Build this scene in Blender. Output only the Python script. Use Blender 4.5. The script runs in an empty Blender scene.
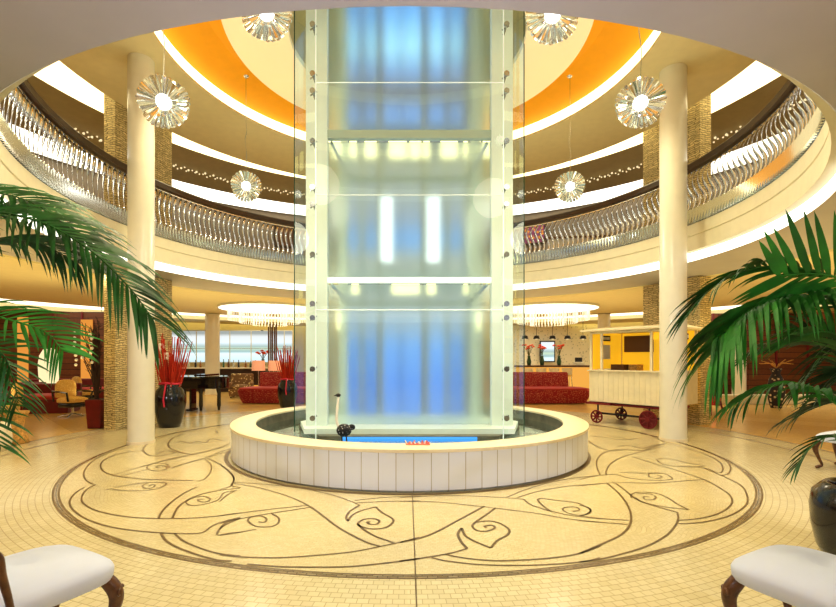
import bpy, math, random
from math import sin, cos, pi, atan2, sqrt, radians as R
random.seed(7)
SC = bpy.context.scene
COL = SC.collection
CY = -8.06           # camera stands this far in front of the fountain centre
FPX, HX, HY, EYE = 465.0, 407.5, 358.6, 1.5

def W(px, py, Z):    # a point at depth Z in front of the viewpoint, in metres
    return ((px-HX)*Z/FPX, CY+Z, EYE+(HY-py)*Z/FPX)
def G(px, Z, z=0.0):
    return ((px-HX)*Z/FPX, CY+Z, z)

# ---------------------------------------------------------------- materials
def _mat(name):
    m = bpy.data.materials.new(name); m.use_nodes = True
    nt = m.node_tree
    for n in list(nt.nodes): nt.nodes.remove(n)
    return m, nt, nt.nodes, nt.links
def P(name, col, rough=.5, metal=0, bump=0, bscale=40, var=0, vscale=6, emis=None, es=0, coat=0, spec=.5, trans=0, ior=1.45):
    m, nt, N, L = _mat(name)
    o = N.new('ShaderNodeOutputMaterial'); b = N.new('ShaderNodeBsdfPrincipled'); L.new(b.outputs[0], o.inputs[0])
    b.inputs['Base Color'].default_value = (*col, 1); b.inputs['Roughness'].default_value = rough
    b.inputs['Metallic'].default_value = metal; b.inputs['Coat Weight'].default_value = coat
    b.inputs['Specular IOR Level'].default_value = spec; b.inputs['Transmission Weight'].default_value = trans
    b.inputs['IOR'].default_value = ior
    tc = N.new('ShaderNodeTexCoord')
    nz = N.new('ShaderNodeTexNoise'); nz.inputs['Scale'].default_value = vscale; nz.inputs['Detail'].default_value = 4
    L.new(tc.outputs['Object'], nz.inputs['Vector'])
    cr = N.new('ShaderNodeValToRGB')
    v = max(var, .02)
    cr.color_ramp.elements[0].position = .3; cr.color_ramp.elements[1].position = .7
    cr.color_ramp.elements[0].color = (*[c*(1-v) for c in col], 1)
    cr.color_ramp.elements[1].color = (*[min(1, c*(1+v)) for c in col], 1)
    L.new(nz.outputs[0], cr.inputs[0]); L.new(cr.outputs[0], b.inputs['Base Color'])
    if bump:
        n2 = N.new('ShaderNodeTexNoise'); n2.inputs['Scale'].default_value = bscale; n2.inputs['Detail'].default_value = 5
        L.new(tc.outputs['Object'], n2.inputs['Vector'])
        bp = N.new('ShaderNodeBump'); bp.inputs['Strength'].default_value = bump; bp.inputs['Distance'].default_value = .02
        L.new(n2.outputs[0], bp.inputs['Height']); L.new(bp.outputs[0], b.inputs['Normal'])
    if emis:
        b.inputs['Emission Color'].default_value = (*emis, 1); b.inputs['Emission Strength'].default_value = es
    return m
def EM(name, col, s):
    m, nt, N, L = _mat(name)
    o = N.new('ShaderNodeOutputMaterial'); e = N.new('ShaderNodeEmission')
    e.inputs[0].default_value = (*col, 1); e.inputs[1].default_value = s
    L.new(e.outputs[0], o.inputs[0]); return m
def math_(N, L, op, a, b=None):
    n = N.new('ShaderNodeMath'); n.operation = op
    for i, v in enumerate((a, b)):
        if v is None: continue
        if isinstance(v, (int, float)): n.inputs[i].default_value = v
        else: L.new(v, n.inputs[i])
    return n.outputs[0]
def polar(name, c1, c2, mortar, bw, rh, ms, rough, R0=5.0, warp=0.0, ctr=(0, 0), var=.12, coat=0):
    """tiles laid in rings round the fountain"""
    m, nt, N, L = _mat(name)
    o = N.new('ShaderNodeOutputMaterial'); b = N.new('ShaderNodeBsdfPrincipled'); L.new(b.outputs[0], o.inputs[0])
    tc = N.new('ShaderNodeTexCoord'); sp = N.new('ShaderNodeSeparateXYZ'); L.new(tc.outputs['Object'], sp.inputs[0])
    x = math_(N, L, 'SUBTRACT', sp.outputs[0], ctr[0]); y = math_(N, L, 'SUBTRACT', sp.outputs[1], ctr[1])
    r = math_(N, L, 'SQRT', math_(N, L, 'ADD', math_(N, L, 'MULTIPLY', x, x), math_(N, L, 'MULTIPLY', y, y)))
    th = math_(N, L, 'MULTIPLY', math_(N, L, 'ARCTAN2', x, y), R0)
    if warp:
        nz = N.new('ShaderNodeTexNoise'); nz.inputs['Scale'].default_value = 1.1; L.new(tc.outputs['Object'], nz.inputs['Vector'])
        r = math_(N, L, 'ADD', r, math_(N, L, 'MULTIPLY', nz.outputs[0], warp))
        th = math_(N, L, 'ADD', th, math_(N, L, 'MULTIPLY', nz.outputs[0], warp*1.3))
    cb = N.new('ShaderNodeCombineXYZ'); L.new(th, cb.inputs[0]); L.new(r, cb.inputs[1])
    br = N.new('ShaderNodeTexBrick'); L.new(cb.outputs[0], br.inputs['Vector'])
    br.inputs['Scale'].default_value = 1; br.inputs['Brick Width'].default_value = bw; br.inputs['Row Height'].default_value = rh
    br.inputs['Mortar Size'].default_value = ms; br.inputs['Mortar Smooth'].default_value = .3
    br.inputs['Color1'].default_value = (*c1, 1); br.inputs['Color2'].default_value = (*c2, 1); br.inputs['Mortar'].default_value = (*mortar, 1)
    n3 = N.new('ShaderNodeTexNoise'); n3.inputs['Scale'].default_value = .9; n3.inputs['Detail'].default_value = 3
    L.new(tc.outputs['Object'], n3.inputs['Vector'])
    hv = N.new('ShaderNodeHueSaturation'); L.new(br.outputs['Color'], hv.inputs['Color'])
    L.new(math_(N, L, 'ADD', math_(N, L, 'MULTIPLY', n3.outputs[0], var*2), 1-var), hv.inputs['Value'])
    L.new(hv.outputs[0], b.inputs['Base Color'])
    b.inputs['Roughness'].default_value = rough; b.inputs['Coat Weight'].default_value = coat; b.inputs['Coat Roughness'].default_value = .12
    bp = N.new('ShaderNodeBump'); bp.inputs['Strength'].default_value = .25; bp.inputs['Distance'].default_value = .004; bp.invert = True
    L.new(br.outputs['Fac'], bp.inputs['Height']); L.new(bp.outputs[0], b.inputs['Normal'])
    return m
def brickm(name, c1, c2, mortar, bw, rh, ms, rough=.8, bump=.8, dist=.03, axis='xz', var=.5, spec=.4):
    m, nt, N, L = _mat(name)
    o = N.new('ShaderNodeOutputMaterial'); b = N.new('ShaderNodeBsdfPrincipled'); L.new(b.outputs[0], o.inputs[0])
    tc = N.new('ShaderNodeTexCoord'); sp = N.new('ShaderNodeSeparateXYZ'); L.new(tc.outputs['Object'], sp.inputs[0])
    u = math_(N, L, 'ADD', sp.outputs[0], sp.outputs[1])
    cb = N.new('ShaderNodeCombineXYZ')
    nz = N.new('ShaderNodeTexNoise'); nz.inputs['Scale'].default_value = 5; L.new(tc.outputs['Object'], nz.inputs['Vector'])
    w = math_(N, L, 'MULTIPLY', nz.outputs[0], dist)
    L.new(math_(N, L, 'ADD', u, w), cb.inputs[0]); L.new(math_(N, L, 'ADD', sp.outputs[2], w), cb.inputs[1])
    br = N.new('ShaderNodeTexBrick'); L.new(cb.outputs[0], br.inputs['Vector']); br.inputs['Scale'].default_value = 1
    br.inputs['Brick Width'].default_value = bw; br.inputs['Row Height'].default_value = rh; br.inputs['Mortar Size'].default_value = ms
    br.inputs['Color1'].default_value = (*c1, 1); br.inputs['Color2'].default_value = (*c2, 1); br.inputs['Mortar'].default_value = (*mortar, 1)
    n2 = N.new('ShaderNodeTexNoise'); n2.inputs['Scale'].default_value = 14; n2.inputs['Detail'].default_value = 6
    L.new(tc.outputs['Object'], n2.inputs['Vector'])
    hv = N.new('ShaderNodeHueSaturation'); L.new(br.outputs['Color'], hv.inputs['Color'])
    L.new(math_(N, L, 'ADD', math_(N, L, 'MULTIPLY', n2.outputs[0], var*2), 1-var), hv.inputs['Value'])
    L.new(hv.outputs[0], b.inputs['Base Color']); b.inputs['Roughness'].default_value = rough
    b.inputs['Specular IOR Level'].default_value = spec
    h = math_(N, L, 'SUBTRACT', math_(N, L, 'MULTIPLY', n2.outputs[0], .8), br.outputs['Fac'])
    bp = N.new('ShaderNodeBump'); bp.inputs['Strength'].default_value = bump; bp.inputs['Distance'].default_value = .03
    L.new(h, bp.inputs['Height']); L.new(bp.outputs[0], b.inputs['Normal'])
    return m
def thin_glass(name, tint, refl=.08, rough=.02):
    m, nt, N, L = _mat(name)
    o = N.new('ShaderNodeOutputMaterial'); t = N.new('ShaderNodeBsdfTransparent'); g = N.new('ShaderNodeBsdfGlossy')
    t.inputs[0].default_value = (*tint, 1); g.inputs['Roughness'].default_value = rough; g.inputs[0].default_value = (.9, 1, .95, 1)
    fr = N.new('ShaderNodeFresnel'); fr.inputs[0].default_value = 1.4
    mx = N.new('ShaderNodeMixShader'); L.new(math_(N, L, 'ADD', math_(N, L, 'MULTIPLY', fr.outputs[0], .12), refl), mx.inputs[0])
    L.new(t.outputs[0], mx.inputs[1]); L.new(g.outputs[0], mx.inputs[2]); L.new(mx.outputs[0], o.inputs[0]); return m
def speckle(name, c1, c2, scale, rough=.7, thr=.5, sheen=0):
    m, nt, N, L = _mat(name)
    o = N.new('ShaderNodeOutputMaterial'); b = N.new('ShaderNodeBsdfPrincipled'); L.new(b.outputs[0], o.inputs[0])
    tc = N.new('ShaderNodeTexCoord'); v = N.new('ShaderNodeTexVoronoi'); v.inputs['Scale'].default_value = scale
    L.new(tc.outputs['Object'], v.inputs['Vector']); cr = N.new('ShaderNodeValToRGB')
    cr.color_ramp.elements[0].position = thr-.08; cr.color_ramp.elements[0].color = (*c1, 1)
    cr.color_ramp.elements[1].position = thr+.08; cr.color_ramp.elements[1].color = (*c2, 1)
    L.new(v.outputs['Distance'], cr.inputs[0]); L.new(cr.outputs[0], b.inputs['Base Color']); b.inputs['Roughness'].default_value = rough
    return m
def grad_em(name, stops, z0, z1, col_side=None):
    """emission ramp painting a glow that varies up the panel"""
    m, nt, N, L = _mat(name)
    o = N.new('ShaderNodeOutputMaterial'); e = N.new('ShaderNodeEmission'); L.new(e.outputs[0], o.inputs[0])
    tc = N.new('ShaderNodeTexCoord'); sp = N.new('ShaderNodeSeparateXYZ'); L.new(tc.outputs['Object'], sp.inputs[0])
    f = math_(N, L, 'DIVIDE', math_(N, L, 'SUBTRACT', sp.outputs[2], z0), z1-z0)
    cr = N.new('ShaderNodeValToRGB'); el = cr.color_ramp.elements
    while len(el) > 1: el.remove(el[-1])
    for i, (z, c) in enumerate(stops):
        p = (z-z0)/(z1-z0)
        k = el[0] if i == 0 else el.new(p)
        k.position = p; k.color = (*c, 1)
    L.new(f, cr.inputs[0]); L.new(cr.outputs[0], e.inputs[0]); e.inputs[1].default_value = 1.0
    return m

M = {}
M['cream'] = P('painted_cream', (.74, .69, .51), .55, var=.03)
M['ceil'] = P('ceiling_cream', (.76, .68, .42), .6, var=.03)
M['ceil_grey'] = P('ceiling_taupe', (.44, .40, .29), .6, var=.05)
M['soffit'] = P('soffit_plaster', (.50, .49, .50), .5, var=.04, vscale=2)
M['white_col'] = P('column_enamel', (.80, .77, .65), .28, coat=.4)
M['orange'] = P('orange_recess', (.85, .38, .0), .6, var=.03, emis=(1, .40, .0), es=.10)  # slight emission stands in for warm light hidden above the disc
M['disc'] = P('inner_disc_cream', (.86, .76, .5), .6, emis=(1, .82, .5), es=.3)  # weak emission brightens the disc, which is no lamp itself
M['em_warm'] = EM('cove_warm_white', (1, .86, .50), 3.2)
M['em_yellow'] = EM('cove_yellow', (1, .74, .22), 1.7)
M['em_white'] = EM('cove_white', (1, .95, .82), 2.6)
M['em_low'] = EM('lounge_ceiling_light', (1, .90, .66), 2.4)
M['floor'] = polar('ring_tiles', (.66, .59, .37), (.60, .53, .32), (.44, .37, .21), .085, .06, .0035, .2, R0=6, coat=.15)
M['medal'] = polar('fine_mosaic', (.66, .58, .35), (.60, .52, .30), (.53, .45, .26), .04, .03, .002, .22, R0=4, warp=.5, var=.16, coat=.15)
M['band'] = polar('border_mosaic', (.20, .14, .06), (.34, .27, .15), (.10, .07, .03), .07, .03, .004, .15, R0=4.8)
M['inlay'] = P('inlay_bronze', (.16, .105, .04), .3, var=.3, vscale=30)
M['wood_floor'] = brickm('parquet', (.66, .46, .16), (.58, .38, .12), (.40, .24, .07), 1.2, .14, .006, rough=.22, bump=.05, var=.25)
M['rim'] = P('rim_stone', (.80, .71, .52), .35, var=.05, vscale=12)
M['stone'] = brickm('ledge_stone', (.82, .68, .36), (.60, .48, .24), (.26, .20, .10), .19, .045, .006, bump=1.0, dist=.12)
M['chrome'] = P('polished_chrome', (.76, .80, .88), .12, metal=1)
M['steel'] = P('brushed_steel', (.62, .64, .62), .25, metal=1)
M['rail'] = P('dark_walnut_rail', (.045, .022, .012), .3, coat=.3)
M['crystal'] = P('cut_crystal', (.78, .82, .82), .08, metal=.85, spec=1)
M['shaftw'] = P('shaft_white', (.66, .72, .66), .35, emis=(.85, .95, .84), es=.20)  # weak emission painted in for the light on the posts and shelf
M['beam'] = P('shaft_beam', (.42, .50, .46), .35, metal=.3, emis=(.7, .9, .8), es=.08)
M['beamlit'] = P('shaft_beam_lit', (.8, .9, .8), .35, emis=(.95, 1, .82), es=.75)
M['glass'] = thin_glass('shaft_glass', (.94, .98, .95), refl=.02)
M['gedge'] = P('glass_edge_green', (.03, .09, .06), .15)
M['seam'] = P('glass_seam', (.75, .85, .80), .3, emis=(.8, .95, .9), es=.3)
M['black'] = P('black_lacquer', (.008, .008, .009), .08, coat=.6)
M['blackm'] = P('black_matt', (.02, .018, .018), .5)
M['vase'] = P('black_glaze', (.006, .005, .005), .2, coat=.5)
M['red_stick'] = P('red_canes', (.48, .03, .008), .45, var=.3)
M['redrope'] = P('red_rope', (.55, .03, .06), .6)
M['sofa_red'] = speckle('red_patterned_fabric', (.62, .20, .10), (.30, .008, .010), 28, thr=.33)
M['sofa_seat'] = P('red_seat_fabric', (.42, .015, .01), .6, var=.3, vscale=20)
M['leather_red'] = P('dark_red_leather', (.16, .008, .006), .35, var=.2)
M['seat_red'] = P('red_cushion', (.42, .03, .02), .55)
M['yellow_fab'] = speckle('yellow_woven', (.92, .68, .24), (.78, .50, .14), 30, thr=.35)
M['uph'] = P('white_upholstery', (.66, .72, .90), .75, bump=.06, bscale=250)
M['carved'] = P('carved_walnut', (.13, .055, .02), .32, var=.45, vscale=18, bump=.3, bscale=30, coat=.2)
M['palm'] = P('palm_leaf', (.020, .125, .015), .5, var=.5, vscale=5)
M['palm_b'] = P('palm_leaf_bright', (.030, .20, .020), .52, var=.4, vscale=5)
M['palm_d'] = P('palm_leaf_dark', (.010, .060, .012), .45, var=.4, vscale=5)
M['stem'] = P('palm_stem', (.09, .12, .03), .5, var=.4)
M['soil'] = P('soil', (.05, .03, .02), .9, bump=.6)
M['cart'] = P('white_boards', (.80, .72, .50), .5, var=.05)
M['cartline'] = P('board_gap', (.5, .42, .26), .7)
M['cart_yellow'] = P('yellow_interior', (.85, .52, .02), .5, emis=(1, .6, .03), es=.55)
M['brown'] = P('brown_board', (.14, .07, .03), .5)
M['maroon'] = P('maroon_iron', (.17, .012, .015), .4)
M['woodwall'] = brickm('wood_slats', (.20, .065, .022), (.13, .04, .014), (.03, .012, .006), 2.4, .22, .012, rough=.4, bump=.3, var=.3)
M['amber'] = EM('amber_glow', (1, .42, .08), .85)
M['lampw'] = EM('lamp_paper', (1, .83, .48), 1.15)
M['bulb'] = EM('pendant_bulb', (1, .98, .92), 7)
M['pink'] = P('pink_shade', (.75, .38, .24), .6, emis=(1, .5, .3), es=.35)
M['counter'] = P('dark_counter', (.05, .025, .015), .3)
M['bar_orange'] = EM('bar_front_glow', (1, .50, .10), .95)
M['mosaicwall'] = speckle('pebble_mosaic', (.62, .66, .56), (.95, .95, .82), 7, thr=.25)
M['branch'] = P('dark_branch', (.05, .025, .015), .7)
M['straw'] = P('straw_wicker', (.62, .36, .10), .7, var=.4, vscale=30, bump=.5, bscale=80)
M['flower'] = P('orange_red_flower', (.85, .10, .02), .5)
M['whiteflower'] = P('white_blossom', (.9, .86, .78), .6)
M['pool'] = P('pool_floor', (.58, .60, .56), .5, var=.35, vscale=5)
M['poolwall'] = P('pool_wall', (.16, .14, .10), .35, var=.3)
M['blue_em'] = EM('blue_plinth_light', (.10, .42, 1), 1.3)
# white cladding tiles on the basin: joints by angle
def clad():
    m, nt, N, L = _mat('basin_cladding')
    o = N.new('ShaderNodeOutputMaterial'); b = N.new('ShaderNodeBsdfPrincipled'); L.new(b.outputs[0], o.inputs[0])
    tc = N.new('ShaderNodeTexCoord'); sp = N.new('ShaderNodeSeparateXYZ'); L.new(tc.outputs['Object'], sp.inputs[0])
    th = math_(N, L, 'ARCTAN2', sp.outputs[0], sp.outputs[1])
    f = math_(N, L, 'FRACT', math_(N, L, 'ADD', math_(N, L, 'MULTIPLY', th, 92/(2*pi)), 46.22))
    j = math_(N, L, 'LESS_THAN', f, .045)
    mx = N.new('ShaderNodeMixRGB'); L.new(j, mx.inputs[0])
    mx.inputs[1].default_value = (.76, .79, .88, 1); mx.inputs[2].default_value = (.45, .41, .36, 1)
    L.new(mx.outputs[0], b.inputs['Base Color']); b.inputs['Roughness'].default_value = .22
    return m
M['clad'] = clad()
def wat():
    m, nt, N, L = _mat('still_water')
    o = N.new('ShaderNodeOutputMaterial'); t = N.new('ShaderNodeBsdfTransparent'); g = N.new('ShaderNodeBsdfGlossy')
    t.inputs[0].default_value = (.80, .92, .97, 1); g.inputs['Roughness'].default_value = .03
    fr = N.new('ShaderNodeFresnel'); fr.inputs[0].default_value = 1.33
    tc = N.new('ShaderNodeTexCoord'); nz = N.new('ShaderNodeTexNoise'); nz.inputs['Scale'].default_value = 9
    L.new(tc.outputs['Object'], nz.inputs['Vector'])
    bp = N.new('ShaderNodeBump'); bp.inputs['Strength'].default_value = .25; bp.inputs['Distance'].default_value = .02
    L.new(nz.outputs[0], bp.inputs['Height']); L.new(bp.outputs[0], g.inputs['Normal']); L.new(bp.outputs[0], fr.inputs['Normal'])
    mx = N.new('ShaderNodeMixShader'); L.new(fr.outputs[0], mx.inputs[0]); L.new(t.outputs[0], mx.inputs[1]); L.new(g.outputs[0], mx.inputs[2])
    L.new(mx.outputs[0], o.inputs[0]); return m
M['water'] = wat()

# ---------------------------------------------------------------- mesh builder
class MB:
    def __init__(s): s.v = []; s.f = []
    def add(s, vs, fs):
        n = len(s.v); s.v += [tuple(p) for p in vs]; s.f += [tuple(i+n for i in f) for f in fs]; return s
    def box(s, c, d, rz=0, taper=1.0, shear=(0, 0)):
        x, y, z = c; a, b, h = d[0]/2, d[1]/2, d[2]/2; vs = []
        for k, (sx, sy, sz) in enumerate([(-1,-1,-1),(1,-1,-1),(1,1,-1),(-1,1,-1),(-1,-1,1),(1,-1,1),(1,1,1),(-1,1,1)]):
            t = taper if sz < 0 else 1
            px, py = sx*a*t+(shear[0] if sz > 0 else 0), sy*b*t+(shear[1] if sz > 0 else 0)
            vs.append((x+px*cos(rz)-py*sin(rz), y+px*sin(rz)+py*cos(rz), z+sz*h))
        return s.add(vs, [(3,2,1,0),(4,5,6,7),(0,1,5,4),(1,2,6,5),(2,3,7,6),(3,0,4,7)])
    def lathe(s, prof, n=32, c=(0, 0, 0), a0=0, a1=2*pi, cap=False):
        full = abs(a1-a0-2*pi) < 1e-6; k = n if full else n+1; vs = []
        for i in range(k):
            a = a0+(a1-a0)*i/n
            for r, z in prof: vs.append((c[0]+r*sin(a), c[1]+r*cos(a), c[2]+z))
        m = len(prof); fs = []
        for i in range(n):
            j = (i+1) % k
            for q in range(m-1): fs.append((i*m+q, i*m+q+1, j*m+q+1, j*m+q))
        s.add(vs, fs)
        if cap and full:
            b = len(s.v)-k*m
            s.f.append(tuple(b+i*m for i in range(k))); s.f.append(tuple(b+i*m+m-1 for i in reversed(range(k))))
        return s
    def tube(s, pts, r, n=8, cap=True):
        rs = r if isinstance(r, (list, tuple)) else [r]*len(pts)
        vs = []; m = len(pts); up0 = None
        for i, p in enumerate(pts):
            a = pts[max(i-1, 0)]; b = pts[min(i+1, m-1)]
            d = [b[k]-a[k] for k in range(3)]; l = sqrt(sum(q*q for q in d)) or 1; d = [q/l for q in d]
            ref = up0 or ((0, 0, 1) if abs(d[2]) < .9 else (1, 0, 0))
            dp = sum(ref[k]*d[k] for k in range(3)); u = [ref[k]-dp*d[k] for k in range(3)]
            l = sqrt(sum(q*q for q in u)) or 1; u = [q/l for q in u]; up0 = tuple(u)
            w = (d[1]*u[2]-d[2]*u[1], d[2]*u[0]-d[0]*u[2], d[0]*u[1]-d[1]*u[0])
            for k in range(n):
                t = 2*pi*k/n; vs.append(tuple(p[q]+rs[i]*(cos(t)*u[q]+sin(t)*w[q]) for q in range(3)))
        fs = [(i*n+k, i*n+(k+1) % n, (i+1)*n+(k+1) % n, (i+1)*n+k) for i in range(m-1) for k in range(n)]
        if cap: fs += [tuple(reversed(range(n))), tuple((m-1)*n+k for k in range(n))]
        return s.add(vs, fs)
    def prism(s, poly, z0, z1):
        n = len(poly)
        return s.add([(x, y, z0) for x, y in poly]+[(x, y, z1) for x, y in poly],
                     [tuple(reversed(range(n))), tuple(range(n, 2*n))]+[(i, (i+1) % n, n+(i+1) % n, n+i) for i in range(n)])
    def ball(s, c, r, n=12, m=8, sq=(1, 1, 1)):
        vs = [(c[0]+r*sq[0]*sin(pi*j/m)*cos(2*pi*i/n), c[1]+r*sq[1]*sin(pi*j/m)*sin(2*pi*i/n), c[2]+r*sq[2]*cos(pi*j/m)) for j in range(m+1) for i in range(n)]
        return s.add(vs, [(j*n+i, j*n+(i+1) % n, (j+1)*n+(i+1) % n, (j+1)*n+i) for j in range(m) for i in range(n)])
    def quad(s, *p): return s.add(p, [tuple(range(len(p)))])
    def cushion(s, c, w, d, h, rz=0, dome=.3, n=14, p=5.0):
        """upholstered pad: rounded square plan, soft edges, domed top"""
        top = []; vs = []; fs = []
        for j in range(n+1):
            for i in range(n+1):
                u, v = -1+2*i/n, -1+2*j/n
                u2, v2 = sin(u*pi/2), sin(v*pi/2)
                k = (abs(u2)**p+abs(v2)**p)**(1/p); mx = max(abs(u2), abs(v2)) or 1
                sc = mx/(k or 1)
                x, y = u2*sc*w/2, v2*sc*d/2
                e = min(1, mx); q = (1-e**6)
                zt = h*(.55+.45*q**.5)+dome*h*(1-u2*u2)*(1-v2*v2)
                vs.append((x, y, zt)); 
        N_ = (n+1)**2
        for j in range(n+1):
            for i in range(n+1):
                x, y, z = vs[j*(n+1)+i]; e = max(abs(-1+2*i/n), abs(-1+2*j/n))
                vs.append((x*.985, y*.985, h*.08*(1 if e > .99 else 0)))
        g = lambda i, j, o=0: o+j*(n+1)+i
        for j in range(n):
            for i in range(n):
                fs.append((g(i, j), g(i+1, j), g(i+1, j+1), g(i, j+1)))
                fs.append((g(i, j+1, N_), g(i+1, j+1, N_), g(i+1, j, N_), g(i, j, N_)))
        for i in range(n):
            fs.append((g(i, 0, N_), g(i+1, 0, N_), g(i+1, 0), g(i, 0))); fs.append((g(i, n), g(i+1, n), g(i+1, n, N_), g(i, n, N_)))
            fs.append((g(0, i), g(0, i+1), g(0, i+1, N_), g(0, i, N_))); fs.append((g(n, i, N_), g(n, i+1, N_), g(n, i+1), g(n, i)))
        vs = [(c[0]+x*cos(rz)-y*sin(rz), c[1]+x*sin(rz)+y*cos(rz), c[2]+z) for x, y, z in vs]
        return s.add(vs, fs)
    def build(s, name, mat, parent=None, smooth=None, bevel=0, world=False, kind=None):
        me = bpy.data.meshes.new(name)
        v = s.v
        if world and parent is not None:
            l = parent.location; v = [(a-l[0], b-l[1], c-l[2]) for a, b, c in v]
        me.from_pydata(v, [], s.f); me.validate(); me.update()
        me.materials.append(M[mat] if isinstance(mat, str) else mat)
        o = bpy.data.objects.new(name, me); COL.objects.link(o)
        if parent is not None: o.parent = parent
        if bevel:
            b = o.modifiers.new('bevel', 'BEVEL'); b.width = bevel; b.segments = 2; b.limit_method = 'ANGLE'
        if smooth:
            me.polygons.foreach_set('use_smooth', [True]*len(me.polygons))
            if smooth != 'all':
                try: me.set_sharp_from_angle(angle=R(40))
                except Exception: pass
        if kind: o['kind'] = kind
        return o
def crom(pts, k=5):
    out = []; n = len(pts); D = len(pts[0])
    for i in range(n-1):
        a, b, c, d = pts[max(i-1, 0)], pts[i], pts[i+1], pts[min(i+2, n-1)]
        for j in range(k):
            t = j/k
            out.append(tuple(.5*((2*b[q])+(-a[q]+c[q])*t+(2*a[q]-5*b[q]+4*c[q]-d[q])*t*t+(-a[q]+3*b[q]-3*c[q]+d[q])*t**3) for q in range(D)))
    out.append(tuple(pts[-1])); return out
def tag(o, label, cat, group=None):
    o['label'] = label; o['category'] = cat
    if group: o['group'] = group
    return o
def thing(name, label, cat, loc=(0, 0, 0), rz=0, group=None):
    o = bpy.data.objects.new(name, None); COL.objects.link(o); o.location = loc; o.rotation_euler = (0, 0, rz); o.empty_display_size = .1
    return tag(o, label, cat, group)
def struct(name, mb, mat, **k): return mb.build(name, mat, kind='structure', **k)
def dup(root, loc, rz=0, label=None):
    r = root.copy(); COL.objects.link(r); r.location = loc; r.rotation_euler = (0, 0, rz)
    if label: r['label'] = label
    for ch in list(root.children):
        c = ch.copy(); COL.objects.link(c); c.parent = r
        for g in list(ch.children):
            d = g.copy(); COL.objects.link(d); d.parent = c
    return r
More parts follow.
